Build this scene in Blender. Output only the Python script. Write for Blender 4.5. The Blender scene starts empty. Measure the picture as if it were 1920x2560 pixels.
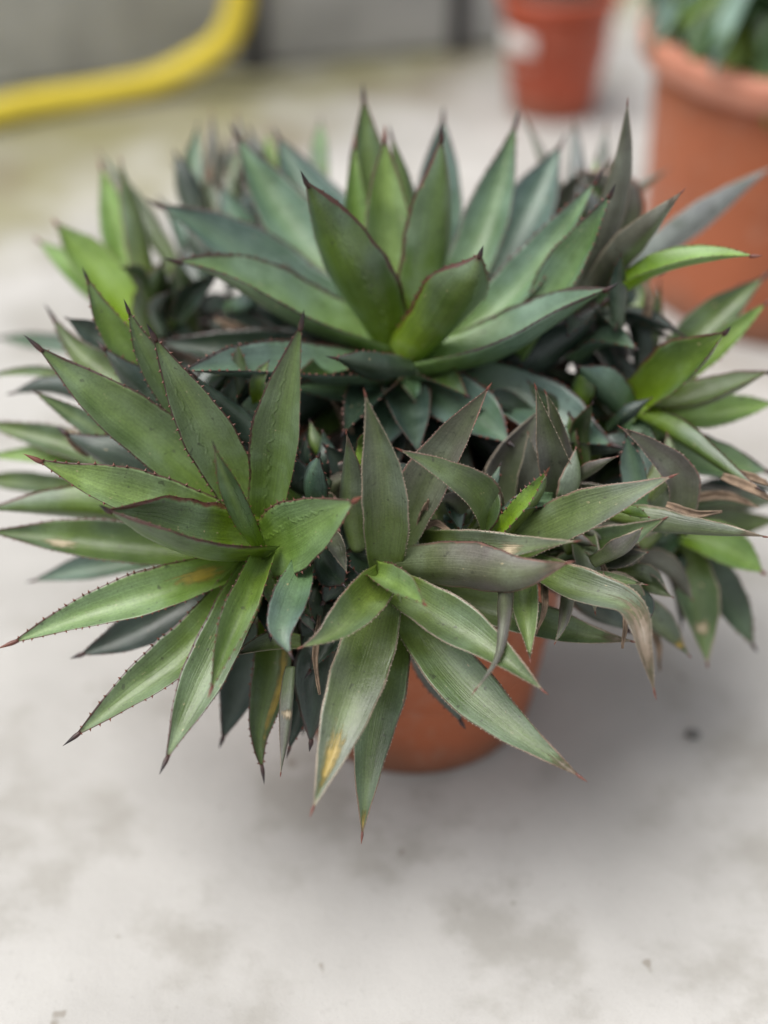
import bpy, math, random
from mathutils import Vector, noise

random.seed(11)
scene = bpy.context.scene
C = scene.collection
R = math.radians

# ------------------------------------------------------------------ camera
cam_data = bpy.data.cameras.new('camera')
cam_data.sensor_width = 36.0
cam_data.lens = 36.0 * 3600 / 2560
cam_data.clip_start = 0.05
cam_data.clip_end = 500
cam_data.dof.use_dof = True
cam_data.dof.focus_distance = 1.18
cam_data.dof.aperture_fstop = 1.15
cam = bpy.data.objects.new('camera', cam_data)
cam.location = (0, 0, 1.09)
cam.rotation_euler = (R(90 - 37), 0, 0)
C.objects.link(cam)
scene.camera = cam

# ------------------------------------------------------------------ sky and sun (bright overcast)
SUN_EL, SUN_AZ = 69, -100           # azimuth measured from +Y towards +X
world = bpy.data.worlds.new('World')
scene.world = world
world.use_nodes = True
wn = world.node_tree.nodes
wl = world.node_tree.links
wn.clear()
sky = wn.new('ShaderNodeTexSky')
sky.sky_type = 'NISHITA'
sky.sun_disc = False
sky.sun_elevation = R(SUN_EL)
sky.sun_rotation = R(SUN_AZ)
sky.dust_density = 3.0
hsv = wn.new('ShaderNodeHueSaturation')
hsv.inputs['Saturation'].default_value = 0.16
bg = wn.new('ShaderNodeBackground')
bg.inputs['Strength'].default_value = 0.075
wo = wn.new('ShaderNodeOutputWorld')
wl.new(sky.outputs[0], hsv.inputs['Color'])
wl.new(hsv.outputs[0], bg.inputs['Color'])
wl.new(bg.outputs[0], wo.inputs['Surface'])
sun_data = bpy.data.lights.new('sun', 'SUN')
sun_data.energy = 1.5
sun_data.angle = R(48)
sun_data.color = (1.0, 0.97, 0.93)
sun = bpy.data.objects.new('sun', sun_data)
az, el = R(SUN_AZ), R(SUN_EL)
to_sun = Vector((math.sin(az) * math.cos(el), math.cos(az) * math.cos(el), math.sin(el)))
sun.rotation_euler = to_sun.to_track_quat('Z', 'Y').to_euler()
sun.location = to_sun * 20
C.objects.link(sun)
scene.view_settings.view_transform = 'Standard'
scene.view_settings.look = 'None'
scene.view_settings.exposure = 1.06
scene.view_settings.gamma = 1.0
scene.view_settings.use_curve_mapping = False
scene.cycles.use_denoising = True
scene.cycles.max_bounces = 5


# ------------------------------------------------------------------ material helpers
class NT:
    """Small wrapper for building node materials."""
    def __init__(self, name):
        self.mat = bpy.data.materials.new(name)
        self.mat.use_nodes = True
        self.t = self.mat.node_tree
        self.b = self.t.nodes['Principled BSDF']

    def n(self, kind, **kw):
        nd = self.t.nodes.new(kind)
        for k, v in kw.items():
            setattr(nd, k, v)
        return nd

    def l(self, a, b):
        self.t.links.new(a, b)

    def put(self, sock, v):
        if isinstance(v, bpy.types.NodeSocket):
            self.l(v, sock)
        else:
            sock.default_value = v

    def math(self, op, a, b=0.0, c=0.0, clamp=False):
        nd = self.n('ShaderNodeMath', operation=op, use_clamp=clamp)
        for i, v in enumerate((a, b, c)):
            self.put(nd.inputs[i], v)
        return nd.outputs[0]

    def step(self, v, lo, hi):
        nd = self.n('ShaderNodeMapRange', interpolation_type='SMOOTHSTEP')
        self.put(nd.inputs[0], v)
        self.put(nd.inputs[1], lo)
        self.put(nd.inputs[2], hi)
        return nd.outputs[0]

    def mix(self, fac, a, b, blend='MIX'):
        nd = self.n('ShaderNodeMix', data_type='RGBA', blend_type=blend)
        self.put(nd.inputs[0], fac)
        for sock, v in ((nd.inputs[6], a), (nd.inputs[7], b)):
            if isinstance(v, tuple) and len(v) == 3:
                v = v + (1.0,)
            self.put(sock, v)
        return nd.outputs[2]

    def noise(self, vec, scale, detail=3.0, rough=0.55):
        nd = self.n('ShaderNodeTexNoise')
        if vec is not None:
            self.l(vec, nd.inputs['Vector'])
        nd.inputs['Scale'].default_value = scale
        nd.inputs['Detail'].default_value = detail
        nd.inputs['Roughness'].default_value = rough
        return nd.outputs[0]

    def attr(self, name):
        nd = self.n('ShaderNodeAttribute', attribute_type='OBJECT', attribute_name=name)
        return nd

    def bump(self, height, strength, dist, prev=None):
        nd = self.n('ShaderNodeBump')
        nd.inputs['Strength'].default_value = strength
        nd.inputs['Distance'].default_value = dist
        self.l(height, nd.inputs['Height'])
        if prev is not None:
            self.l(prev, nd.inputs['Normal'])
        return nd.outputs[0]


def simple(name, col, rough=0.6, var=0.15, scale=20.0, bump=0.2, bdist=0.002, spec=0.5):
    m = NT(name)
    tc = m.n('ShaderNodeTexCoord')
    nz = m.noise(tc.outputs['Object'], scale, 5.0, 0.6)
    dark = tuple(c * (1 - var) for c in col)
    light = tuple(min(1, c * (1 + var)) for c in col)
    m.l(m.mix(m.step(nz, 0.3, 0.7), dark, light), m.b.inputs['Base Color'])
    m.b.inputs['Roughness'].default_value = rough
    m.b.inputs['Specular IOR Level'].default_value = spec
    m.l(m.bump(nz, bump, bdist), m.b.inputs['Normal'])
    return m.mat


def leaf_material():
    m = NT('agave_leaf_skin')
    uv = m.n('ShaderNodeUVMap')
    sep = m.n('ShaderNodeSeparateXYZ')
    m.l(uv.outputs[0], sep.inputs[0])
    u, v = sep.outputs[0], sep.outputs[1]
    tc = m.n('ShaderNodeTexCoord')
    info = m.n('ShaderNodeObjectInfo')
    rnd = info.outputs['Random']
    off = m.n('ShaderNodeVectorMath', operation='ADD')
    cmb = m.n('ShaderNodeCombineXYZ')
    r17 = m.math('MULTIPLY', rnd, 17.0)
    for i in range(3):
        m.l(r17, cmb.inputs[i])
    m.l(tc.outputs['Object'], off.inputs[0])
    m.l(cmb.outputs[0], off.inputs[1])
    P = off.outputs[0]
    blotch = m.noise(P, 26.0, 2.0, 0.55)
    fine = m.noise(P, 520.0, 1.0, 0.6)
    speck = m.noise(P, 170.0, 1.0, 0.5)
    # streaks running along the leaf
    sv = m.n('ShaderNodeCombineXYZ')
    m.l(m.math('MULTIPLY', u, 2.2), sv.inputs[0])
    m.l(m.math('MULTIPLY', v, 34.0), sv.inputs[1])
    m.l(r17, sv.inputs[2])
    streak = m.noise(sv.outputs[0], 1.0, 2.5, 0.6)
    # body colour: pale leaf base, own tone further out
    g = m.step(m.math('ADD', u, m.math('MULTIPLY', m.math('SUBTRACT', blotch, 0.5), 0.35)), 0.08, 0.55)
    a = m.math('MULTIPLY', m.math('ABSOLUTE', m.math('SUBTRACT', v, 0.5)), 2.0)
    # the middle of the blade keeps more of the heart's colour than its margins
    g = m.math('MULTIPLY', g, m.math('ADD', 0.58, m.math('MULTIPLY', m.step(m.math('ADD', a, m.math('MULTIPLY', m.math('SUBTRACT', blotch, 0.5), 0.5)), 0.05, 0.75), 0.42)))
    g = m.math('MULTIPLY', g, m.math('SUBTRACT', 1.0, m.math('MULTIPLY', m.step(m.noise(P, 11.0, 1.0, 0.5), 0.52, 0.68), 0.45)))
    col = m.mix(g, m.attr('tone_base').outputs['Color'], m.attr('tone').outputs['Color'])
    bright = m.n('ShaderNodeMapRange')
    m.l(streak, bright.inputs[0])
    bright.inputs[1].default_value = 0.25
    bright.inputs[2].default_value = 0.75
    bright.inputs[3].default_value = 0.80
    bright.inputs[4].default_value = 1.20
    col = m.mix(1.0, col, bright.outputs[0], 'MULTIPLY')
    mott = m.n('ShaderNodeMapRange')
    m.l(blotch, mott.inputs[0])
    mott.inputs[1].default_value = 0.28
    mott.inputs[2].default_value = 0.72
    mott.inputs[3].default_value = 0.74
    mott.inputs[4].default_value = 1.22
    col = m.mix(1.0, col, mott.outputs[0], 'MULTIPLY')
    # waxy bloom in clouds, wiped off in places
    bloom = m.step(blotch, 0.46, 0.72)
    col = m.mix(m.math('MULTIPLY', bloom, 0.16), col, (0.26, 0.33, 0.27))
    wiped = m.math('SUBTRACT', 1.0, m.step(blotch, 0.30, 0.45))
    col = m.mix(m.math('MULTIPLY', wiped, 0.35), col, m.mix(1.0, col, (0.72, 0.86, 0.55), 'MULTIPLY'))
    grain = m.n('ShaderNodeMapRange')
    m.l(fine, grain.inputs[0])
    grain.inputs[1].default_value = 0.3
    grain.inputs[2].default_value = 0.7
    grain.inputs[3].default_value = 0.86
    grain.inputs[4].default_value = 1.14
    col = m.mix(1.0, col, grain.outputs[0], 'MULTIPLY')
    # dark specks and small tan scars
    col = m.mix(m.math('MULTIPLY', m.step(speck, 0.70, 0.76), 0.55), col, (0.03, 0.03, 0.02))
    scar = m.math('MULTIPLY', m.math('SUBTRACT', 1.0, m.step(speck, 0.235, 0.27)), m.step(streak, 0.5, 0.6))
    col = m.mix(m.math('MULTIPLY', scar, 0.7), col, (0.42, 0.34, 0.20))
    # one larger scar or yellowed patch per marked leaf
    pa = m.n('ShaderNodeSeparateXYZ')
    m.l(m.attr('patch').outputs['Vector'], pa.inputs[0])
    ps = m.n('ShaderNodeSeparateXYZ')
    m.l(m.attr('patch_size').outputs['Vector'], ps.inputs[0])
    du = m.math('DIVIDE', m.math('SUBTRACT', u, pa.outputs[0]), ps.outputs[0])
    dv = m.math('DIVIDE', m.math('SUBTRACT', v, pa.outputs[1]), ps.outputs[1])
    d2 = m.math('SQRT', m.math('ADD', m.math('MULTIPLY', du, du), m.math('MULTIPLY', dv, dv)))
    d2 = m.math('ADD', d2, m.math('MULTIPLY', m.math('SUBTRACT', streak, 0.5), 2.6))
    d2 = m.math('ADD', d2, m.math('MULTIPLY', m.math('SUBTRACT', speck, 0.5), 0.8))
    pm = m.math('SUBTRACT', 1.0, m.step(d2, 0.35, 1.1))
    rimb = m.math('MULTIPLY', m.math('MULTIPLY', pm, m.math('SUBTRACT', 1.0, pm)), 1.2)
    pm = m.math('MULTIPLY', pm, pa.outputs[2])
    col = m.mix(pm, col, m.attr('patch_colour').outputs['Color'])
    col = m.mix(m.math('MULTIPLY', rimb, pa.outputs[2]), col, (0.16, 0.11, 0.04))
    # horny margin, wider towards the tip
    lo = m.math('SUBTRACT', 0.915, m.math('MULTIPLY', m.step(u, 0.72, 1.0), 0.26))
    lo = m.math('ADD', lo, m.math('MULTIPLY', m.math('SUBTRACT', speck, 0.5), 0.10))
    edge = m.step(a, lo, m.math('ADD', lo, 0.05))
    edge = m.math('MULTIPLY', edge, m.step(u, 0.05, 0.35))
    col = m.mix(m.math('MULTIPLY', edge, 0.95), col, m.attr('rim').outputs['Color'])
    tipm = m.step(m.math('ADD', u, m.math('MULTIPLY', m.math('SUBTRACT', blotch, 0.5), 0.06)), 0.94, 0.985)
    col = m.mix(m.math('MULTIPLY', tipm, 0.8), col, m.attr('rim').outputs['Color'])
    m.l(col, m.b.inputs['Base Color'])
    rg = m.n('ShaderNodeMapRange')
    m.l(blotch, rg.inputs[0])
    rg.inputs[1].default_value = 0.3
    rg.inputs[2].default_value = 0.7
    rg.inputs[3].default_value = 0.28
    rg.inputs[4].default_value = 0.45
    m.l(rg.outputs[0], m.b.inputs['Roughness'])
    m.b.inputs['Specular IOR Level'].default_value = 0.6
    m.b.inputs['Coat Weight'].default_value = 0.18
    m.b.inputs['Coat Roughness'].default_value = 0.3
    # relief: fine skin, streaks, and the scalloped print of the neighbouring leaf
    tri = m.math('PINGPONG', m.math('ADD', m.math('MULTIPLY', u, 15.0), m.math('MULTIPLY', blotch, 1.2)), 0.5)
    line = m.math('ADD', 0.36, m.math('MULTIPLY', tri, 0.22))
    line = m.math('ADD', line, m.math('MULTIPLY', m.math('SUBTRACT', speck, 0.5), 0.30))
    sd = m.math('SUBTRACT', m.math('MULTIPLY', m.math('SUBTRACT', v, 0.46), 2.0), m.math('MULTIPLY', line, -0.7))
    prt = m.step(sd, -0.05, 0.05)
    dist = m.math('ABSOLUTE', sd)
    ridge = m.math('SUBTRACT', 1.0, m.step(dist, 0.0, 0.09))
    ph = m.math('MULTIPLY', m.math('ADD', m.math('MULTIPLY', prt, 0.5), ridge), m.attr('imprint').outputs['Fac'])
    ph = m.math('MULTIPLY', ph, m.math('SUBTRACT', 1.0, m.step(u, 0.75, 0.92)))
    hgt = m.math('MULTIPLY', fine, 0.00016)
    hgt = m.math('MULTIPLY_ADD', streak, 0.00045, hgt)
    hgt = m.math('MULTIPLY_ADD', blotch, 0.0016, hgt)
    hgt = m.math('MULTIPLY_ADD', ph, 0.0005, hgt)
    hgt = m.math('MULTIPLY_ADD', pm, -0.0006, hgt)
    nrm = m.bump(hgt, 1.0, 1.0)
    m.l(nrm, m.b.inputs['Normal'])
    return m.mat


def horn_material(name, dark, warm):
    m = NT(name)
    uv = m.n('ShaderNodeUVMap')
    sep = m.n('ShaderNodeSeparateXYZ')
    m.l(uv.outputs[0], sep.inputs[0])
    tc = m.n('ShaderNodeTexCoord')
    nz = m.noise(tc.outputs['Object'], 160.0, 3.0, 0.5)
    m.l(m.mix(m.step(m.math('ADD', sep.outputs[0], m.math('MULTIPLY', nz, 0.6)), 0.3, 1.1), dark, warm), m.b.inputs['Base Color'])
    m.b.inputs['Roughness'].default_value = 0.42
    return m.mat


def concrete_material():
    m = NT('pale_concrete')
    tc = m.n('ShaderNodeTexCoord')
    P = tc.outputs['Object']
    big = m.noise(P, 1.6, 4.0, 0.6)
    mid = m.noise(P, 7.0, 5.0, 0.6)
    small = m.noise(P, 70.0, 4.0, 0.65)
    grit = m.noise(P, 420.0, 2.0, 0.6)
    col = m.mix(m.step(big, 0.35, 0.65), (0.40, 0.388, 0.368), (0.53, 0.518, 0.495))
    col = m.mix(m.math('MULTIPLY', m.step(mid, 0.48, 0.64), 0.65), col, (0.33, 0.315, 0.285))
    col = m.mix(m.math('MULTIPLY', m.step(small, 0.58, 0.75), 0.22), col, (0.26, 0.245, 0.225))
    col = m.mix(m.math('MULTIPLY', m.step(grit, 0.55, 0.8), 0.25), col, (0.22, 0.21, 0.20))
    crumbs = m.noise(P, 24.0, 2.0, 0.5)
    col = m.mix(m.math('MULTIPLY', m.step(crumbs, 0.70, 0.74), 0.6), col, (0.20, 0.17, 0.13))
    # damp algae-green band along the wall foot, on the left
    sep = m.n('ShaderNodeSeparateXYZ')
    m.l(P, sep.inputs[0])
    dist = m.math('SUBTRACT', sep.outputs[1], sep.outputs[0])
    dist = m.math('ADD', dist, m.math('MULTIPLY', m.math('SUBTRACT', mid, 0.5), 0.5))
    moss = m.step(dist, 2.62, 3.0)
    patchy = m.step(m.noise(P, 4.2, 4.0, 0.6), 0.34, 0.62)
    col = m.mix(m.math('MULTIPLY', moss, m.math('ADD', 0.45, m.math('MULTIPLY', patchy, 0.5))), col, (0.25, 0.235, 0.12))
    brown = m.step(m.noise(P, 2.7, 3.0, 0.5), 0.52, 0.64)
    col = m.mix(m.math('MULTIPLY', m.math('MULTIPLY', m.step(dist, 2.50, 2.85), brown), 0.55), col, (0.20, 0.165, 0.12))
    m.l(col, m.b.inputs['Base Color'])
    m.b.inputs['Roughness'].default_value = 0.85
    m.b.inputs['Specular IOR Level'].default_value = 0.3
    nrm = m.bump(small, 0.35, 0.003)
    nrm = m.bump(grit, 0.3, 0.001, nrm)
    m.l(nrm, m.b.inputs['Normal'])
    return m.mat


def pot_material(name, col, dust):
    m = NT(name)
    tc = m.n('ShaderNodeTexCoord')
    P = tc.outputs['Object']
    a = m.noise(P, 9.0, 4.0, 0.6)
    b = m.noise(P, 60.0, 4.0, 0.6)
    c = m.mix(m.step(a, 0.3, 0.7), tuple(x * 0.88 for x in col), tuple(x * 1.1 for x in col))
    c = m.mix(m.math('MULTIPLY', m.step(b, 0.52, 0.75), dust), c, (0.45, 0.32, 0.24))
    sp = m.n('ShaderNodeSeparateXYZ')
    m.l(P, sp.inputs[0])
    splash = m.math('MULTIPLY', m.math('SUBTRACT', 1.0, m.step(m.math('ADD', sp.outputs[2], m.math('MULTIPLY', m.math('SUBTRACT', a, 0.5), 0.12)), 0.0, 0.07)), 0.6)
    c = m.mix(splash, c, (0.17, 0.095, 0.06))
    lime = m.step(m.noise(P, 24.0, 5.0, 0.7), 0.56, 0.74)
    c = m.mix(m.math('MULTIPLY', lime, 0.28), c, (0.46, 0.36, 0.30))
    m.l(c, m.b.inputs['Base Color'])
    m.b.inputs['Roughness'].default_value = 0.48
    m.l(m.bump(b, 0.15, 0.001), m.b.inputs['Normal'])
    return m.mat


M = {
    'leaf': leaf_material(),
    'spine': horn_material('dark_horn', (0.055, 0.022, 0.018), (0.012, 0.008, 0.010)),
    'spine_red': horn_material('red_horn', (0.13, 0.045, 0.035), (0.16, 0.05, 0.03)),
    'teeth': simple('red_brown_teeth', (0.12, 0.035, 0.02), 0.5, 0.3, 300, 0.1),
    'teeth_pale': simple('pale_teeth', (0.32, 0.26, 0.20), 0.6, 0.3, 300, 0.1),
    'stem': simple('brown_stem', (0.075, 0.055, 0.040), 0.85, 0.5, 90, 0.8, 0.004),
    'dry': simple('dry_leaf', (0.22, 0.155, 0.105), 0.8, 0.45, 70, 0.6, 0.003),
    'soil': simple('dark_soil', (0.035, 0.027, 0.020), 0.95, 0.6, 120, 1.0, 0.006),
    'ground': concrete_material(),
    'pot': pot_material('terracotta_plastic', (0.37, 0.105, 0.042), 0.2),
    'pot_rim': pot_material('sky_lit_terracotta_plastic', (0.52, 0.21, 0.135), 0.3),  # paler pink, with the sky light on the rim put into the colour
    'pot_red': pot_material('orange_red_plastic', (0.40, 0.068, 0.026), 0.1),
    'wall': simple('grey_panel', (0.38, 0.385, 0.37), 0.7, 0.24, 4.0, 0.2),
    'post': simple('dark_metal', (0.045, 0.045, 0.047), 0.5, 0.2, 30, 0.1),
    'hose': simple('yellow_hose_plastic', (0.80, 0.64, 0.06), 0.6, 0.06, 40, 0.1),
    'paper': simple('white_paper', (0.78, 0.78, 0.76), 0.6, 0.04, 60, 0.05),
    'shrub': simple('shrub_leaf', (0.050, 0.11, 0.028), 0.4, 0.45, 25, 0.4),
    'shrub_blue': simple('shrub_leaf_glaucous', (0.16, 0.25, 0.20), 0.45, 0.3, 25, 0.4),
    'shrub_lime': simple('shrub_leaf_lime', (0.22, 0.33, 0.05), 0.4, 0.3, 25, 0.4),
    'pebble': simple('dark_pebble', (0.16, 0.155, 0.145), 0.8, 0.4, 90, 0.5),
}


# ------------------------------------------------------------------ object helpers
def mesh_obj(name, verts, faces, mat, parent=None, uvs=None, smooth=True):
    me = bpy.data.meshes.new(name)
    me.from_pydata([tuple(v) for v in verts], [], faces)
    if uvs is not None:
        lay = me.uv_layers.new(name='UVMap')
        lay.data.foreach_set('uv', [c for lp in me.loops for c in uvs[lp.vertex_index]])
    me.materials.append(mat)
    if smooth:
        me.polygons.foreach_set('use_smooth', [True] * len(me.polygons))
    me.update()
    o = bpy.data.objects.new(name, me)
    C.objects.link(o)
    if parent is not None:
        o.parent = parent
    return o


def empty(name, loc, label, cat, group=None):
    o = bpy.data.objects.new(name, None)
    o.empty_display_size = 0.03
    o.location = loc
    C.objects.link(o)
    o['label'] = label
    o['category'] = cat
    if group:
        o['group'] = group
    return o


def tag(o, label=None, cat=None, group=None, kind=None):
    for k, v in (('label', label), ('category', cat), ('group', group), ('kind', kind)):
        if v:
            o[k] = v
    return o


def lathe(profile, n=72):
    vs, fs = [], []
    for r, z in profile:
        for i in range(n):
            a = 2 * math.pi * i / n
            vs.append((r * math.cos(a), r * math.sin(a), z))
    for k in range(len(profile) - 1):
        for i in range(n):
            j = (i + 1) % n
            fs.append((k * n + i, k * n + j, (k + 1) * n + j, (k + 1) * n + i))
    return vs, fs


def tube(pts, radii, n=10, cap=True):
    vs, fs = [], []
    prev = None
    for i, p in enumerate(pts):
        t = (pts[min(i + 1, len(pts) - 1)] - pts[max(i - 1, 0)]).normalized()
        ref = prev if prev is not None else (Vector((0, 0, 1)) if abs(t.z) < 0.9 else Vector((1, 0, 0)))
        a = (ref - ref.dot(t) * t).normalized()
        prev = a
        b = t.cross(a)
        for k in range(n):
            q = 2 * math.pi * k / n
            vs.append(p + (a * math.cos(q) + b * math.sin(q)) * radii[i])
    for i in range(len(pts) - 1):
        for k in range(n):
            j = (k + 1) % n
            fs.append((i * n + k, i * n + j, (i + 1) * n + j, (i + 1) * n + k))
    if cap:
        fs.append(tuple(range(n - 1, -1, -1)))
        fs.append(tuple(range((len(pts) - 1) * n, len(pts) * n)))
    return vs, fs


def catmull(P, t):
    Q = [2 * P[0] - P[1]] + list(P) + [2 * P[-1] - P[-2]]
    m = len(P) - 1
    s = min(max(t, 0) * m, m - 1e-6)
    i = int(s)
    s -= i
    a, b, c, d = Q[i:i + 4]
    return 0.5 * (2 * b + (c - a) * s + (2 * a - 5 * b + 4 * c - d) * s * s + (3 * b - a - 3 * c + d) * s ** 3)


def arc_path(P, n):
    """n + 1 points evenly spaced along the smooth curve through P."""
    D = [catmull(P, i / 120) for i in range(121)]
    acc = [0.0]
    for i in range(120):
        acc.append(acc[-1] + (D[i + 1] - D[i]).length)
    out, k = [], 0
    for i in range(n + 1):
        s = acc[-1] * i / n
        while k < 119 and acc[k + 1] < s:
            k += 1
        f = (s - acc[k]) / max(1e-9, acc[k + 1] - acc[k])
        out.append(D[k].lerp(D[k + 1], min(1, f)))
    return out, acc[-1]


# ------------------------------------------------------------------ the setting
def build_ground():
    s = 60.0
    o = mesh_obj('ground', [(-s, -s, 0), (s, -s, 0), (s, s, 0), (-s, s, 0)], [(0, 1, 2, 3)], M['ground'], smooth=False)
    o['kind'] = 'structure'


build_ground()


def box(x0, x1, y0, y1, z0, z1, b=0.004):
    """A box with its upright edges chamfered by b."""
    ring = [(x0 + b, y0), (x1 - b, y0), (x1, y0 + b), (x1, y1 - b), (x1 - b, y1), (x0 + b, y1), (x0, y1 - b), (x0, y0 + b)]
    vs = [(x, y, z0) for x, y in ring] + [(x, y, z1) for x, y in ring]
    fs = [(i, (i + 1) % 8, (i + 1) % 8 + 8, i + 8) for i in range(8)] + [tuple(range(7, -1, -1)), tuple(range(8, 16))]
    return vs, fs


def build_wall():
    w = empty('panel_wall', (-0.235, 3.015, 0), 'grey panel wall with dark posts behind the yellow hose', 'wall')
    w.rotation_euler = (0, 0, R(14.0))
    # local x runs along the wall
    for x0, x1 in ((-2.6, -1.32), (-1.28, -0.065), (-0.015, 0.39), (0.43, 0.60)):
        v, f = box(x0, x1, 0.0, 0.05, 0.012, 1.15)
        mesh_obj('panel', v, f, M['wall'], w, smooth=False)
    for x0, x1 in ((-1.32, -1.28), (-0.065, -0.015), (0.39, 0.43)):
        v, f = box(x0, x1, -0.02, 0.06, 0.0, 1.2)
        mesh_obj('post', v, f, M['post'], w, smooth=False)


build_wall()


def build_hose():
    P = [Vector(p) for p in ((-1.9, 2.20, 0.028), (-1.25, 2.42, 0.028), (-0.87, 2.61, 0.028), (-0.70, 2.735, 0.028), (-0.57, 2.795, 0.028),
                             (-0.465, 2.845, 0.034), (-0.385, 2.865, 0.065), (-0.325, 2.87, 0.105), (-0.292, 2.875, 0.165),
                             (-0.278, 2.88, 0.27), (-0.275, 2.885, 0.45), (-0.29, 2.89, 0.75))]
    path, L = arc_path(P, 260)
    rad = [0.0265 + 0.0012 * math.sin(i * 2.2) for i in range(len(path))]
    v, f = tube(path, rad, 20)
    tag(mesh_obj('garden_hose', v, f, M['hose']), 'thick yellow hose curving along the wall foot and up the dark post', 'hose')


build_hose()


def build_pot(name, loc, r0, r1, h, lip_h, lip_out, mat, label, group, wall=0.006, rim_mat=None):
    root = empty(name, loc, label, 'pot', group)
    prof = [(0.0, 0.004), (r0 * 0.93, 0.003), (r0 * 0.985, 0.0), (r0, 0.005)]
    zl = h - lip_h
    for i in range(1, 12):
        t = i / 12
        prof.append((r0 + (r1 - r0) * t * zl / h + 0.0006 * math.sin(i * 2), zl * t))
    rl = r0 + (r1 - r0) * zl / h
    prof += [(rl, zl), (rl - wall, zl + 0.002), (rl - wall, zl * 0.6), (r0 - wall, 0.02), (0.0, 0.02)]
    v, f = lathe(prof)
    mesh_obj('body', v, f, mat, root)
    ro = r1 + lip_out
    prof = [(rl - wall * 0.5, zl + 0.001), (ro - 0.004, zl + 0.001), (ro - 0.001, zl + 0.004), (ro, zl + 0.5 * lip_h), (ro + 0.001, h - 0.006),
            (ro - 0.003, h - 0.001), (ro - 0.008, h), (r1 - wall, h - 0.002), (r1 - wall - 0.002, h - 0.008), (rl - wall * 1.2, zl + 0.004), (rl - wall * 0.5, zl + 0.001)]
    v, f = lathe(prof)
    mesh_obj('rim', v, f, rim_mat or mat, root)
    return root


POT = (0.031, 1.13, 0.0)
build_pot('terracotta_pot', POT, 0.127, 0.158, 0.275, 0.04, 0.006, M['pot'], 'terracotta plastic pot under the big spiky agave clump', 'pots on the concrete')
BACK = (0.335, 2.79, 0.0)
bp = build_pot('terracotta_pot', BACK, 0.083, 0.112, 0.240, 0.03, 0.004, M['pot_red'], 'small orange-red pot at the back beside the grey wall', 'pots on the concrete')
BIG = (0.63, 2.06, 0.0)
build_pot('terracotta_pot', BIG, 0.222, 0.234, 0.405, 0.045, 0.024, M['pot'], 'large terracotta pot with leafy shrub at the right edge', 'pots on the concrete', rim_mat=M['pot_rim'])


def build_sticker():
    vs, fs = [], []
    n, m = 12, 8
    for j in range(m + 1):
        for i in range(n + 1):
            a = R(188 + 52 * i / n)
            z = 0.110 + 0.062 * j / m
            r = 0.083 + (0.110 - 0.083) * z / 0.222 + 0.0025 + 0.010 * max(0, (0.35 - i / n)) ** 1.5
            vs.append((r * math.cos(a), r * math.sin(a), z))
    for j in range(m):
        for i in range(n):
            q = j * (n + 1) + i
            fs.append((q, q + 1, q + n + 2, q + n + 1))
    o = mesh_obj('paper_label', vs, fs, M['paper'], bp)
    o['label'] = 'blank white paper label on the pot side'
    sm = o.modifiers.new('thickness', 'SOLIDIFY')
    sm.thickness = 0.0012


build_sticker()


def soil_disc(loc, radius, z, mound, label, seed):
    vs, fs = [(0, 0, mound)], []
    rings, n = 16, 56
    for k in range(1, rings + 1):
        r = radius * k / rings
        for i in range(n):
            a = 2 * math.pi * i / n
            p = Vector((r * math.cos(a), r * math.sin(a), 0))
            h = mound * (1 - (k / rings) ** 2) + 0.006 * noise.noise(p * 60 + Vector((seed, 0, 0))) + 0.004 * noise.noise(p * 190)
            vs.append((p.x, p.y, h))
    for i in range(n):
        fs.append((0, 1 + i, 1 + (i + 1) % n))
    for k in range(rings - 1):
        for i in range(n):
            a, b = 1 + k * n + i, 1 + k * n + (i + 1) % n
            fs.append((a, a + n, b + n, b))
    o = mesh_obj('potting_soil', vs, fs, M['soil'])
    o.location = (loc[0], loc[1], z)
    tag(o, label, 'soil', None, 'stuff')


soil_disc(POT, 0.149, 0.250, 0.045, 'dark potting soil under the agave clump', 1)
soil_disc(BIG, 0.222, 0.365, 0.015, 'dark potting soil under the leafy shrub', 2)
soil_disc(BACK, 0.100, 0.213, 0.004, 'dry potting soil in the small back pot', 3)


def build_pebble():
    vs, fs = [], []
    n, m = 12, 7
    for j in range(m + 1):
        for i in range(n):
            a, b = 2 * math.pi * i / n, math.pi * j / m
            p = Vector((math.cos(a) * math.sin(b), math.sin(a) * math.sin(b), math.cos(b)))
            p *= 1 + 0.25 * noise.noise(p * 1.6)
            vs.append((p.x * 0.0085, p.y * 0.007, 0.003 + p.z * 0.003))
    for j in range(m):
        for i in range(n):
            k = (i + 1) % n
            fs.append((j * n + i, j * n + k, (j + 1) * n + k, (j + 1) * n + i))
    o = mesh_obj('pebble', vs, fs, M['pebble'])
    o.location = (0.322, 1.058, 0)
    tag(o, 'small dark pebble lying on bare concrete at the right', 'pebble')


build_pebble()

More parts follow.
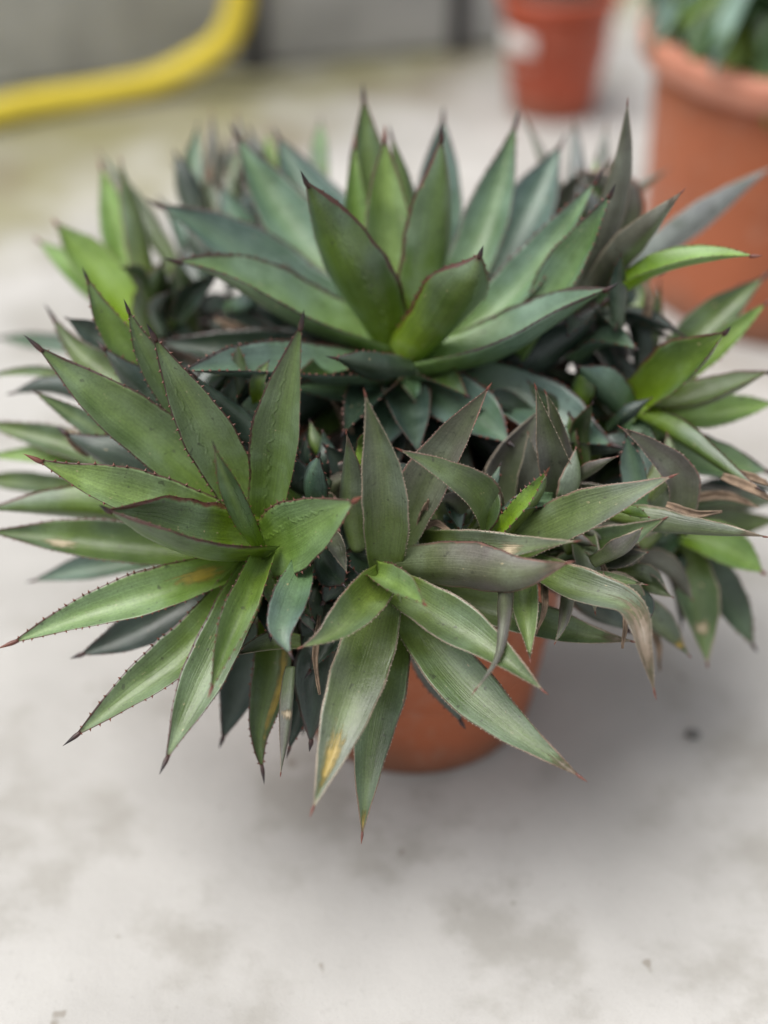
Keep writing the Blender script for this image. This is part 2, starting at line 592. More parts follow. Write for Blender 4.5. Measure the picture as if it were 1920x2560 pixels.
# ------------------------------------------------------------------ the agaves
# Each entry: rosette, tone, width in mm, centre line in 1/10 mm (x, y, z), direction the inner face looks, shape options
LEAVES = [
    ('A', 'g', 67.6, [(98, 11659, 3940), (-267, 11540, 4779), (-532, 11533, 5434), (-708, 11485, 5869)], (0.28, 0.96, 0.1), dict(im=1.0)),
    ('A', 'lb', 50.8, [(125, 11759, 3906), (81, 12193, 4482), (20, 12573, 5153), (6, 12874, 5719)], (0.03, -0.88, 0.48), dict(ch=0.35)),
    ('A', 'g', 54.0, [(93, 12314, 3812), (-111, 12996, 4717), (-209, 13694, 5810)], (0.06, -0.82, 0.56), dict()),
    ('A', 'g', 59.7, [(243, 11759, 3906), (451, 11975, 4692), (520, 12251, 5391), (512, 12404, 5925)], (-0.55, 0.78, -0.28), dict()),
    ('A', 'br', 30.2, [(38, 12085, 3841), (-208, 12569, 4483), (-291, 12879, 5061), (-273, 13213, 5504)], (0.17, -0.87, 0.46), dict()),
    ('A', 'g', 30.6, [(227, 12281, 3934), (248, 12811, 4804), (47, 13258, 5564)], (-0.2, 0.83, -0.53), dict()),
    ('A', 'gl', 56.3, [(393, 12544, 3785), (535, 13244, 4548), (599, 14043, 5442)], (-0.12, -0.73, 0.67), dict()),
    ('A', 'g', 62.9, [(216, 11466, 4016), (500, 11303, 4465), (745, 11195, 4985), (848, 11194, 5317)], (-0.09, 0.97, 0.23), dict(im=1.0, wp=0.62)),
    ('A', 'lg', 50.4, [(404, 12072, 3823), (880, 12660, 4437), (1150, 13147, 5084), (1307, 13451, 5654)], (-0.27, -0.73, 0.63), dict()),
    ('A', 'lg', 44.6, [(436, 11646, 3923), (1122, 11871, 4387), (1636, 12090, 5010), (2000, 12264, 5573)], (-0.52, -0.61, 0.6), dict()),
    ('A', 'lg', 71.1, [(366, 11422, 3958), (1047, 11258, 4238), (1594, 11202, 4662), (2027, 11093, 5017)], (-0.62, 0.17, 0.76), dict(ch=0.5)),
    ('A', 'lg', 65.1, [(-43, 12213, 3844), (-660, 12813, 4308), (-1170, 13346, 4849), (-1542, 13755, 5393)], (0.14, -0.65, 0.74), dict()),
    ('A', 'gl', 64.4, [(-132, 12126, 3894), (-943, 12497, 4221), (-1696, 12731, 4697), (-2296, 12831, 4997)], (0.29, -0.64, 0.72), dict()),
    ('A', 'lg', 76.7, [(24, 11772, 3923), (-773, 11780, 4267), (-1472, 11757, 4735), (-1988, 11675, 4958)], (0.57, 0.02, 0.82), dict(ch=0.5)),
    ('A', 'gl', 73.4, [(-90, 12631, 3735), (-664, 13612, 4372), (-1165, 14406, 5092)], (0.03, -0.62, 0.79), dict()),
    ('A', 'gl', 67.8, [(569, 12286, 3776), (1252, 13077, 4326), (1869, 14075, 5152)], (-0.13, -0.56, 0.82), dict()),
    ('A', 'dg', 51.2, [(46, 11752, 3731), (-791, 11792, 3784), (-1671, 11872, 3890), (-2288, 11925, 3960)], (0.05, -0.56, 0.83), dict()),
    ('A', 'lg', 45.2, [(176, 11568, 3819), (-319, 11311, 3811), (-804, 11260, 3908), (-1219, 11136, 3911)], (0.22, -0.45, 0.87), dict()),
    ('A', 'dg', 28.7, [(253, 11152, 4098), (2, 10899, 4261), (-259, 10766, 4417), (-508, 10712, 4510)], (-0.46, 0.88, -0.11), dict(sp=0.12, ch=0.4)),
    ('A', 'gl', 56.9, [(219, 11594, 3853), (554, 11165, 3783), (873, 10779, 3769), (1152, 10404, 3770)], (-0.29, -0.25, 0.92), dict(wp=0.62)),
    ('A', 'gl', 61.2, [(436, 11568, 3819), (1190, 11157, 3773), (1702, 10729, 3703), (2116, 10397, 3760)], (-0.18, -0.35, 0.92), dict(wp=0.62)),
    ('A', 'dg', 53.7, [(487, 11752, 3731), (1131, 11542, 3784), (1670, 11551, 4129), (2103, 11758, 4569)], (-0.14, 0.99, 0.09), dict()),
    ('A', 'gl', 58.9, [(154, 11542, 3784), (45, 11094, 3688), (-61, 10674, 3464)], (0.04, -0.4, 0.92), dict()),
    ('A', 'lg', 45.3, [(1242, 11486, 4043), (1581, 11669, 4617), (1833, 11698, 5155), (2011, 11700, 5656)], (-0.78, -0.52, 0.36), dict()),
    ('A', 'gl', 62.2, [(45, 11456, 3837), (-541, 11122, 4058), (-1059, 10880, 4235), (-1433, 10637, 4412), (-1795, 10373, 4559)], (0.35, 0.1, 0.93), dict(ch=0.5, im=1.0)),
    ('A', 'dg', 59.7, [(178, 11699, 3661), (436, 11241, 3386), (627, 10951, 3166)], (0.61, 0.67, -0.43), dict()),
    ('A', 'dg', 63.7, [(313, 11785, 3608), (927, 11328, 3169), (1270, 10982, 2876)], (0.56, 0.8, -0.19), dict()),
    ('A', 'dg', 59.6, [(-42, 11924, 3627), (-865, 12483, 3871), (-1653, 12710, 4005)], (-0.04, -0.52, 0.85), dict()),
    ('A', 'dg', 59.2, [(687, 12291, 3616), (1372, 12456, 3834), (1938, 12443, 4150)], (-0.3, -0.59, 0.75), dict()),
    ('A', 'dg', 58.0, [(-308, 11758, 3573), (-822, 11320, 3489), (-1161, 11132, 3407)], (-0.55, 0.83, -0.07), dict()),
    ('B', 'lg2', 47.5, [(-1011, 9840, 3188), (-900, 9841, 3854), (-774, 9839, 4681), (-621, 9894, 5419)], (-0.47, -0.88, 0.07), dict(im=1.0, wp=0.5)),
    ('B', 'lg2', 46.6, [(-1051, 9840, 3188), (-1379, 10017, 3921), (-1670, 10116, 4551), (-1915, 10182, 5137)], (0.28, -0.92, 0.26), dict(im=1.0, wp=0.5)),
    ('B', 'lg2', 53.5, [(-1103, 9840, 3188), (-1812, 10193, 3823), (-2469, 10348, 4360), (-3032, 10562, 4811)], (0.32, -0.74, 0.59), dict(im=0.0)),
    ('B', 'lb', 44.7, [(-1114, 9754, 3240), (-1807, 9689, 3652), (-2446, 9656, 3940), (-2957, 9712, 4180)], (0.35, -0.56, 0.75), dict()),
    ('B', 'g', 61.5, [(-1057, 9540, 3288), (-1478, 9232, 3544), (-1884, 9086, 3849), (-2220, 8979, 4206)], (0.59, 0.11, 0.8), dict(ch=0.85)),
    ('B', 'g', 32.0, [(-1094, 9762, 3250), (-1437, 9560, 3481), (-1720, 9449, 3665), (-2009, 9415, 3786)], (0.59, -0.31, 0.75), dict(ch=0.5)),
    ('B', 'g', 19.7, [(-1037, 9462, 3351), (-1157, 9324, 3832), (-1262, 9213, 4349), (-1329, 9204, 4670)], (-0.33, 0.94, 0.12), dict(im=1.0)),
    ('B', 'lb', 61.9, [(-1074, 9690, 3154), (-782, 9368, 3558), (-497, 9142, 3923), (-169, 8938, 4317)], (-0.75, -0.63, 0.22), dict(wp=0.45, im=1.0, ch=0.2)),
    ('B', 'lg2', 41.7, [(-1074, 9552, 3138), (-1261, 8954, 3008), (-1527, 8358, 2716), (-1764, 7783, 2452)], (0.01, -0.47, 0.88), dict(wp=0.5, ch=0.35)),
    ('B', 'lb', 29.7, [(-1017, 9432, 3310), (-1126, 8905, 3276), (-1252, 8456, 3179), (-1358, 7997, 3069)], (0.17, -0.27, 0.95), dict(ch=0.95)),
    ('B', 'lg2', 40.2, [(-1134, 9606, 3043), (-1651, 8975, 2705), (-2160, 8574, 2504), (-2634, 8269, 2266)], (0.04, -0.49, 0.87), dict(wp=0.5)),
    ('B', 'lb', 41.1, [(-1143, 9719, 3028), (-1841, 9344, 3029), (-2585, 9127, 2907), (-3231, 8896, 2766)], (-0.01, -0.54, 0.84), dict(wp=0.45, pa=(.22,.6,.10,.2,'y'))),
    ('B', 'g', 42.6, [(-1191, 10002, 2904), (-1973, 10027, 2937), (-2796, 10076, 3003), (-3660, 10126, 3069)], (0.03, -0.57, 0.82), dict(pa=(.72,.35,.06,.14,'t'))),
    ('B', 'g', 45.0, [(-1377, 10246, 2896), (-2403, 10305, 3140), (-2984, 10330, 3173), (-3689, 10312, 3150)], (0.04, 1.0, -0.07), dict()),
    ('B', 'dg', 45.7, [(-1232, 9891, 2756), (-1835, 9617, 2559), (-2305, 9469, 2364), (-2774, 9364, 2223)], (-0.16, -0.6, 0.79), dict()),
    ('B', 'dg', 44.6, [(-1109, 9841, 2691), (-1232, 9371, 2066), (-1467, 8955, 1514)], (-0.15, -0.76, 0.63), dict()),
    ('B', 'g', 36.3, [(-937, 9740, 2722), (-955, 9078, 2342), (-1058, 8671, 1969), (-1014, 8353, 1713)], (-0.06, -0.69, 0.72), dict(wp=0.45, pa=(.55,.25,.3,.12,'y'), sp=0.1)),
    ('B', 'dg', 32.9, [(-753, 9691, 2657), (-701, 9151, 2273), (-755, 8814, 1992), (-843, 8622, 1737)], (-0.02, -0.65, 0.76), dict(wp=0.45)),
    ('B', 'p', 14.9, [(-748, 8735, 2718), (-780, 8410, 2453), (-844, 8045, 2135)], (-0.42, 0.63, -0.66), dict(wp=0.35, pa=(.45,.5,.05,.5,'t'), ch=0.9)),
    ('B', 'gl', 32.1, [(-668, 9230, 3375), (-756, 8730, 3377), (-805, 8447, 3334), (-697, 8247, 3234)], (0.0, -0.19, 0.98), dict(wp=0.55, ch=0.4)),
    ('B', 'pg', 22.4, [(-692, 8920, 2797), (-954, 8836, 2852), (-1239, 8712, 2853)], (0.09, -0.06, 0.99), dict(ch=0.5)),
    ('B', 'lg2', 43.0, [(-1377, 10448, 3163), (-2247, 11145, 3756), (-2862, 11612, 4043), (-3188, 11960, 4339)], (-0.09, -0.58, 0.81), dict()),
    ('B', 'g', 33.6, [(-1657, 10792, 3786), (-2158, 11005, 4235), (-2456, 11165, 4613), (-2643, 11357, 5035)], (0.23, -0.83, 0.51), dict()),
    ('B', 'lg2', 32.6, [(-1386, 10379, 3570), (-1806, 10578, 4167), (-2046, 10658, 4606), (-2188, 10743, 5050)], (0.32, -0.9, 0.3), dict(im=1.0)),
    ('B', 'dg', 40.8, [(-1520, 10386, 3414), (-1978, 10698, 3994), (-2287, 10809, 4307), (-2521, 10972, 4524)], (0.02, 0.96, -0.28), dict()),
    ('B', 'g', 22.0, [(-2087, 10649, 3430), (-2756, 10888, 3747), (-3216, 11059, 3974)], (0.12, -0.66, 0.74), dict()),
    ('B', 'dg', 51.4, [(-1397, 10213, 3184), (-2138, 10436, 3479), (-2673, 10584, 3677), (-2919, 10683, 3808)], (0.19, 0.96, -0.2), dict()),
    ('B', 'g', 30.1, [(-2066, 10860, 3046), (-2927, 11232, 3208), (-3990, 11558, 3307)], (-0.1, -0.59, 0.8), dict(pa=(.5,.9,.05,.2,'t'))),
    ('B', 'br', 24.6, [(-2022, 10821, 2994), (-2840, 11167, 3120), (-3946, 11344, 3024)], (-0.15, -0.59, 0.79), dict()),
    ('B', 'g', 12.0, [(-2315, 11456, 3504), (-3236, 11825, 3661), (-4019, 11870, 3555)], (-0.13, -0.63, 0.76), dict()),
    ('B', 'dg', 28.3, [(-2298, 11320, 3489), (-3102, 11561, 3644), (-3609, 11615, 3549)], (0.19, 0.98, -0.01), dict()),
    ('B', 'dg', 27.9, [(-814, 10379, 3570), (-1163, 10433, 3974), (-1422, 10409, 4275), (-1651, 10385, 4575)], (-0.66, 0.56, -0.5), dict()),
    ('B', 'gl', 28.0, [(-2038, 10523, 2432), (-2708, 10548, 2300), (-3411, 10538, 2121)], (-0.19, -0.58, 0.79), dict()),
    ('B', 'g', 22.1, [(-2793, 11144, 2758), (-3394, 11265, 2752), (-4093, 11373, 2730)], (-0.12, -0.59, 0.8), dict()),
    ('B', 'dg', 37.0, [(-804, 10864, 3383), (-1135, 10984, 3709), (-1628, 11051, 3964)], (-0.25, 0.74, -0.62), dict()),
    ('B', 'g', 40.9, [(-1039, 9813, 2820), (-930, 9517, 2593), (-849, 9297, 2301)], (-0.33, 0.64, -0.69), dict()),
    ('B', 'g', 29.1, [(-959, 9451, 3169), (-866, 9156, 3111), (-878, 8942, 2993)], (-0.05, -0.38, 0.92), dict()),
    ('B', 'dg', 23.0, [(-2417, 11426, 4129), (-2671, 11528, 4264), (-2912, 11532, 4436)], (0.24, -0.79, 0.56), dict()),
    ('C', 'pg', 42.0, [(-6, 9451, 3169), (9, 9460, 3847), (-43, 9509, 4410), (-160, 9525, 4930)], (-0.01, -1.0, 0.09), dict(wp=0.45)),
    ('C', 'p', 44.0, [(140, 9600, 3201), (321, 9759, 3745), (576, 9874, 4230), (871, 9893, 4753)], (-0.36, -0.85, 0.39), dict(wp=0.45)),
    ('C', 'pg', 30.7, [(-235, 9623, 3232), (-301, 9713, 3683), (-299, 9806, 3974), (-309, 9835, 4344)], (0.52, 0.8, -0.29), dict(wp=0.4)),
    ('C', 'p', 44.4, [(80, 9462, 3185), (571, 9152, 3438), (1028, 8809, 3647), (1476, 8637, 3918)], (0.65, 0.72, -0.23), dict(wp=0.5, ch=0.3)),
    ('C', 'pg', 28.7, [(299, 9683, 3311), (761, 9244, 3559), (1148, 9009, 3746), (1543, 8813, 3984)], (-0.55, -0.35, 0.76), dict(wp=0.5, pa=(.62,.55,.07,.3,'t'), tw=60.0)),
    ('C', 'lb', 25.0, [(-67, 9195, 3329), (94, 8831, 3510), (231, 8627, 3571), (337, 8427, 3638)], (-0.43, -0.07, 0.9), dict(wp=0.6, ch=0.8)),
    ('C', 'g2', 37.6, [(-17, 9172, 3298), (-220, 8708, 3347), (-434, 8437, 3319), (-682, 8303, 3309)], (0.2, -0.32, 0.93), dict(wp=0.45)),
    ('C', 'pg', 48.7, [(10, 9280, 3109), (-130, 8679, 2976), (-336, 8010, 2753), (-568, 7378, 2413)], (0.06, -0.35, 0.94), dict(wp=0.45, ch=0.2, pa=(.80,.50,.12,.22,'y'))),
    ('C', 'g2', 43.3, [(82, 9462, 2852), (2, 8858, 2549), (-113, 8297, 2137), (-186, 7717, 1699)], (-0.02, -0.61, 0.8), dict(wp=0.42, ch=0.2, pa=(.95,.5,.05,.3,'y'))),
    ('C', 'g2', 45.2, [(120, 9333, 3013), (480, 8769, 2764), (953, 8257, 2582), (1600, 7748, 2405)], (-0.15, -0.45, 0.88), dict(wp=0.45, ch=0.2)),
    ('C', 'g2', 40.7, [(60, 9298, 3133), (491, 8826, 3171), (881, 8434, 3150), (1284, 8087, 3021)], (-0.29, -0.36, 0.89), dict(wp=0.45)),
    ('C', 'dg', 39.9, [(123, 9441, 2658), (424, 9139, 2257), (709, 8846, 1869)], (0.33, 0.85, -0.4), dict()),
    ('C', 'g2', 37.4, [(243, 9598, 2867), (951, 9314, 2822), (1597, 9050, 2804), (2155, 8929, 2809)], (-0.16, -0.45, 0.88), dict()),
    ('C', 'dg', 35.7, [(-552, 9683, 3311), (-480, 9331, 3342), (-307, 8973, 3366)], (0.56, 0.16, -0.81), dict()),
    ('C', 'p', 18.1, [(-538, 9481, 3543), (-393, 9177, 3636), (-296, 8963, 3520)], (-0.12, -0.24, 0.96), dict()),
    ('C', 'gl', 28.9, [(-578, 9734, 3545), (-618, 9633, 3909), (-513, 9556, 4306)], (0.66, 0.75, 0.07), dict(ch=0.5)),
    ('C', 'dg', 30.4, [(-223, 10182, 3309), (-360, 10215, 3685), (-536, 10265, 3918)], (0.27, -0.91, 0.3), dict()),
    ('C', 'g2', 45.1, [(164, 9663, 2787), (630, 9517, 2593), (1096, 9371, 2398)], (0.14, -0.6, 0.79), dict()),
    ('C', 'dg', 35.1, [(-516, 9462, 2852), (-552, 9195, 2664), (-670, 9028, 2443)], (-0.54, 0.71, -0.45), dict()),
    ('C', 'dg', 26.2, [(-552, 9457, 3011), (-613, 9163, 2953), (-577, 8971, 2865)], (-0.32, 0.31, -0.9), dict()),
    ('C', 'dg', 45.2, [(-282, 9834, 3013), (-241, 10126, 3401), (-160, 10419, 3789)], (0.23, 0.76, -0.61), dict()),
    ('D', 'pg', 44.4, [(979, 9690, 3154), (1429, 9516, 3589), (1882, 9403, 3937), (2357, 9371, 4227)], (-0.59, -0.46, 0.66), dict(wp=0.42, ch=0.2)),
    ('D', 'br', 18.3, [(935, 9611, 3382), (1092, 9495, 3726), (1224, 9448, 3997), (1314, 9321, 4326)], (-0.85, -0.4, 0.35), dict(ch=0.45, wp=0.4)),
    ('D', 'g2', 26.3, [(991, 9683, 3311), (1169, 9654, 3606), (1314, 9690, 3820), (1348, 9702, 4001)], (-0.28, 0.96, -0.02), dict()),
    ('D', 'p', 36.9, [(1656, 10096, 3195), (1485, 10052, 3801), (1344, 10039, 4282), (1231, 10063, 4647)], (-0.18, -0.98, -0.07), dict(wp=0.3, im=0.0)),
    ('D', 'p', 28.8, [(1648, 10213, 3184), (1549, 10239, 3717), (1465, 10313, 4148), (1355, 10371, 4391)], (-0.22, -0.96, 0.14), dict(wp=0.4)),
    ('D', 'p', 48.8, [(1060, 10130, 2908), (1072, 10336, 3348), (1227, 10501, 3733), (1379, 10626, 4064)], (-0.12, -0.89, 0.43), dict()),
    ('D', 'gl', 16.0, [(1433, 9805, 3639), (1188, 9713, 3683), (943, 9671, 3627)], (0.05, -0.55, 0.84), dict()),
    ('D', 'pg', 38.2, [(939, 9726, 3202), (820, 9632, 3743), (491, 9539, 4117), (83, 9496, 4392)], (0.64, -0.58, 0.5), dict(wp=0.38, ch=0.25)),
    ('D', 'pg', 35.3, [(1109, 9588, 3185), (1519, 9050, 3302), (1906, 8742, 3392), (2000, 8502, 3406), (2029, 8308, 3314), (2119, 8061, 2986)], (-0.24, -0.09, 0.97), dict(wp=0.4, pa=(.80,.5,.2,.6,'d'))),
    ('D', 'g2', 27.1, [(1138, 9385, 3248), (1138, 8882, 3246), (1160, 8381, 3079)], (-0.03, -0.22, 0.98), dict(wp=0.45, ch=0.7)),
    ('D', 'p', 14.6, [(1044, 9514, 3419), (971, 8851, 3371), (940, 8566, 3325), (881, 8338, 3189), (679, 8084, 3018)], (0.24, 0.39, -0.89), dict(wp=0.4, ch=0.6, pa=(.3,.6,.06,.4,'t'))),
    ('D', 'p', 32.5, [(2554, 10035, 3113), (2545, 10061, 3648), (2237, 10076, 3999), (1942, 10020, 4257)], (0.3, -0.89, 0.35), dict(wp=0.4)),
    ('D', 'pg', 28.5, [(1850, 9973, 3364), (2277, 9675, 3467), (2702, 9488, 3552), (3181, 9298, 3632)], (0.37, 0.93, 0.05), dict(wp=0.4)),
    ('D', 'g2', 36.8, [(1460, 9797, 2965), (1939, 9647, 3264), (2394, 9642, 3590)], (-0.53, -0.48, 0.7), dict(wp=0.45)),
    ('D', 'p', 22.7, [(1757, 9319, 3327), (1937, 9228, 3538), (2090, 9192, 3824)], (0.02, 0.98, 0.19), dict()),
    ('D', 'pg', 25.3, [(1710, 9925, 3300), (1728, 9451, 3169), (1765, 9064, 2988)], (-0.0, -0.37, 0.93), dict()),
    ('D', 'p', 13.1, [(1566, 9326, 3171), (1474, 8890, 3090), (1370, 8618, 3061)], (-0.06, 0.16, -0.99), dict(wp=0.3)),
    ('D', 'br', 11.3, [(1934, 9518, 3757), (2069, 9415, 3786), (2168, 9317, 3823)], (0.67, 0.74, -0.02), dict()),
    ('D', 'g2', 12.7, [(1532, 9415, 3122), (1892, 9245, 3228), (2190, 9140, 3256)], (-0.31, -0.42, 0.85), dict()),
    ('D', 'dg', 52.4, [(1757, 10196, 2829), (2092, 10045, 2629), (2384, 9919, 2462)], (0.37, 0.93, -0.07), dict()),
    ('D', 'dg', 50.4, [(1442, 9940, 2822), (1839, 9641, 2592), (2207, 9494, 2396)], (0.4, 0.91, -0.14), dict()),
    ('D', 'pg', 44.8, [(2318, 10275, 2767), (2487, 10452, 3003), (2571, 10629, 3238)], (-0.34, 0.82, -0.46), dict()),
    ('D', 'gl', 25.3, [(2250, 10077, 3337), (2172, 10215, 3685), (2075, 10325, 3998)], (-0.36, -0.9, 0.23), dict()),
    ('D', 'dg', 50.0, [(707, 10168, 2958), (743, 10262, 3249), (414, 10386, 3414)], (0.36, 0.92, -0.14), dict()),
    ('D', 'gl', 33.5, [(812, 9907, 3110), (640, 9869, 3393), (556, 9861, 3548), (663, 9537, 3450)], (0.55, -0.81, 0.2), dict()),
    ('D', 'dg', 52.2, [(1071, 10431, 2643), (1381, 10769, 2925), (1782, 11111, 3212)], (-0.33, 0.79, -0.52), dict()),
    ('D', 'dg', 43.8, [(1548, 10196, 2829), (1997, 10557, 2976), (2285, 10951, 3166)], (-0.49, 0.68, -0.54), dict()),
    ('E', 'g', 54.3, [(2307, 11262, 3579), (2529, 11162, 3944), (2778, 10956, 4336), (2992, 10867, 4717)], (-0.87, -0.29, 0.4), dict(wp=0.55)),
    ('E', 'g', 42.9, [(2442, 11651, 3431), (3018, 12199, 3826), (3819, 12696, 4319)], (-0.04, -0.64, 0.77), dict()),
    ('E', 'br', 28.9, [(2451, 11496, 3557), (3040, 11672, 3957), (3602, 11821, 4487)], (-0.39, -0.64, 0.66), dict()),
    ('E', 'g', 42.0, [(2393, 11262, 3579), (2930, 11157, 3773), (3554, 11164, 4114)], (-0.44, 0.01, 0.9), dict(ch=0.5)),
    ('E', 'br', 38.7, [(2451, 11390, 3417), (3106, 11417, 3452), (3762, 11488, 3546)], (-0.06, -0.5, 0.87), dict()),
    ('E', 'g', 26.7, [(2315, 11094, 3688), (2677, 10609, 3709), (3016, 10191, 3653), (3264, 9923, 3630)], (0.76, 0.64, -0.09), dict(wp=0.35)),
    ('E', 'lg', 46.1, [(2389, 11293, 3455), (2888, 11002, 3235), (3664, 10919, 3125)], (0.07, -0.5, 0.86), dict()),
    ('E', 'gl', 36.8, [(2290, 11152, 3599), (2297, 10756, 3406), (2384, 10448, 3163)], (-0.01, -0.56, 0.83), dict()),
    ('E', 'dg', 29.0, [(2389, 11625, 3396), (2460, 12031, 3770), (2335, 12354, 4198), (2228, 12583, 4501)], (0.66, 0.7, -0.27), dict()),
    ('E', 'g', 16.8, [(2455, 11820, 3323), (2641, 12346, 3689), (2747, 12834, 4170)], (-0.03, -0.66, 0.75), dict()),
    ('E', 'gl', 39.1, [(2264, 11236, 3544), (2024, 11124, 3894), (1689, 11017, 4252)], (-0.08, 0.97, 0.23), dict()),
    ('E', 'gl', 36.5, [(1782, 11646, 3923), (2039, 11482, 4203), (2313, 11263, 4245)], (-0.32, 0.14, 0.94), dict()),
    ('E', 'g', 30.6, [(2586, 11959, 3341), (3196, 12645, 3753), (3640, 13061, 3973)], (0.07, -0.54, 0.84), dict()),
    ('E', 'dg', 50.3, [(2358, 11461, 3345), (2601, 11328, 3169), (2909, 11196, 2993)], (0.44, 0.9, 0.03), dict()),
    ('E', 'dg', 54.7, [(2072, 11487, 3380), (2176, 11785, 3608), (2147, 12085, 3841)], (0.68, 0.43, -0.6), dict()),
    ('E', 'g', 25.3, [(1750, 11035, 3776), (1778, 11064, 3981), (1777, 11079, 4167)], (0.55, 0.83, -0.11), dict()),
    ('E', 'dg', 50.0, [(2281, 11709, 3341), (2087, 12205, 3667), (2148, 12621, 4053)], (0.68, 0.49, -0.55), dict()),
    ('F', 'br', 38.9, [(-2462, 13011, 3574), (-2690, 13560, 4136), (-2973, 14202, 4823)], (-0.1, -0.74, 0.66), dict()),
    ('F', 'g2', 34.0, [(-2337, 13008, 3737), (-2462, 13344, 4348), (-2664, 13743, 5044)], (-0.71, 0.52, -0.48), dict()),
    ('F', 'br', 52.0, [(-2502, 12895, 3586), (-2871, 13151, 3925), (-3391, 13549, 4454)], (0.34, -0.55, 0.76), dict()),
    ('F', 'br', 34.4, [(-2584, 13070, 3486), (-3084, 13419, 3783), (-3687, 13801, 4123)], (0.1, -0.56, 0.82), dict()),
    ('F', 'g3', 43.2, [(-2328, 12635, 3573), (-2273, 12682, 3968), (-2173, 12750, 4391)], (-0.4, 0.91, -0.05), dict(wp=0.45)),
    ('F', 'pg', 25.9, [(-2085, 13538, 3774), (-2604, 14191, 4308), (-3082, 14647, 4748)], (-0.29, 0.48, -0.83), dict()),
    ('F', 'g3', 40.6, [(-1922, 12750, 3560), (-1965, 12799, 3957), (-2076, 12945, 4317)], (-0.56, 0.75, -0.36), dict()),
    ('F', 'gl', 24.3, [(-2764, 13041, 3115), (-3685, 13470, 3020), (-4340, 13774, 2925)], (-0.3, -0.42, 0.86), dict()),
    ('F', 'dg', 66.9, [(-2393, 12926, 3295), (-2216, 13216, 3513), (-1988, 13654, 3929)], (-0.73, 0.63, -0.26), dict()),
    ('F', 'br', 57.3, [(-2553, 13100, 3359), (-2328, 13421, 3619), (-2490, 13745, 3883)], (-0.19, -0.63, 0.75), dict()),
    ('H', 'p', 25.3, [(-1720, 14075, 3989), (-1801, 14556, 4461), (-1868, 15097, 5012)], (-0.45, 0.6, -0.66), dict()),
    ('H', 'lg', 23.5, [(-1857, 14043, 4112), (-2052, 14462, 4502), (-1991, 14922, 4946)], (0.26, -0.66, 0.71), dict()),
    ('H', 'dg', 37.2, [(-1930, 13859, 4201), (-2095, 14063, 4472), (-2197, 14350, 4852)], (0.54, 0.75, -0.37), dict()),
    ('H', 'p', 31.9, [(-1542, 14257, 3899), (-1512, 14774, 4418), (-1618, 15281, 4925)], (-0.59, 0.53, -0.6), dict()),
    ('H', 'gl', 54.4, [(-1037, 13037, 3774), (-1411, 13618, 4213), (-1734, 14072, 4649)], (-0.51, -0.74, 0.44), dict()),
    ('H', 'br', 24.3, [(-1166, 14532, 3931), (-1224, 14932, 4295), (-1299, 15360, 4697)], (-0.28, -0.68, 0.68), dict()),
    ('H', 'lg', 24.2, [(-662, 14778, 4091), (-692, 15149, 4418), (-712, 15524, 4749)], (-0.37, -0.63, 0.68), dict()),
    ('H', 'dg', 38.6, [(-944, 14226, 4023), (-1226, 14650, 4419), (-1496, 15084, 4829)], (-0.43, 0.46, -0.78), dict()),
    ('H', 'pg', 34.8, [(-1745, 13713, 4007), (-1830, 14068, 4312), (-1916, 14398, 4583)], (0.52, -0.47, 0.72), dict()),
    ('H', 'pg', 37.5, [(-1610, 13804, 3961), (-1571, 14191, 4308), (-1681, 14522, 4582)], (-0.63, 0.44, -0.64), dict()),
    ('H', 'dg', 42.6, [(-1770, 13358, 3869), (-1914, 13531, 4098), (-2057, 13704, 4328)], (0.3, 0.84, -0.45), dict()),
    ('G', 'po', 29.0, [(1847, 12088, 4342), (2018, 12115, 5044), (2129, 12189, 5640), (2137, 12257, 6229)], (0.41, 0.89, -0.19), dict(wp=0.45)),
    ('G', 'po', 30.7, [(1876, 11884, 4404), (2113, 11755, 4899), (2351, 11589, 5342), (2605, 11587, 5672)], (0.29, 0.94, 0.2), dict(wp=0.5)),
    ('G', 'pl', 37.5, [(2376, 12399, 4423), (2924, 12972, 4520), (3428, 13449, 4653), (4046, 13979, 4858)], (-0.62, 0.74, -0.25), dict(wp=0.5)),
    ('G', 'br', 38.1, [(2129, 11681, 4634), (2471, 11530, 4932), (2878, 11404, 5096), (3263, 11232, 5201)], (-0.31, 0.1, 0.95), dict(wp=0.4, ch=0.4)),
    ('G', 'p', 21.0, [(1929, 13383, 4068), (1738, 14028, 4592), (1434, 14709, 5163)], (0.7, 0.6, -0.38), dict()),
    ('G', 'pl', 28.0, [(1966, 13560, 4136), (1983, 14151, 4588), (2019, 14777, 5086)], (0.56, 0.49, -0.66), dict()),
    ('G', 'pl', 24.5, [(2124, 13651, 4091), (2250, 14245, 4547), (2389, 14826, 4985)], (0.38, 0.5, -0.78), dict()),
    ('G', 'p', 12.8, [(2254, 13704, 4328), (2690, 14180, 4461), (3082, 14522, 4582)], (-0.62, 0.74, -0.27), dict()),
    ('G', 'br', 12.6, [(2082, 13378, 4227), (2129, 13662, 4605), (2172, 14047, 4949)], (-0.01, -0.71, 0.7), dict()),
    ('G', 'dg', 17.7, [(2129, 11466, 4348), (2100, 11515, 4746), (2092, 11533, 5102)], (0.1, 0.99, -0.07), dict()),
    ('G', 'gl', 22.0, [(1999, 11960, 4339), (2251, 11804, 4630), (2571, 11775, 4758)], (-0.55, -0.37, 0.75), dict()),
    ('G', 'dg', 38.7, [(1865, 12159, 4104), (1828, 12841, 4345), (1727, 13420, 4616)], (0.73, 0.35, -0.59), dict()),
    ('G', 'dg', 27.8, [(1999, 12159, 4104), (2163, 12606, 4365), (2285, 13005, 4564)], (-0.1, 0.49, -0.87), dict()),
    ('G', 'g', 26.9, [(2442, 12105, 4033), (2505, 12354, 4198), (2527, 12569, 4483)], (-0.4, 0.7, -0.59), dict()),
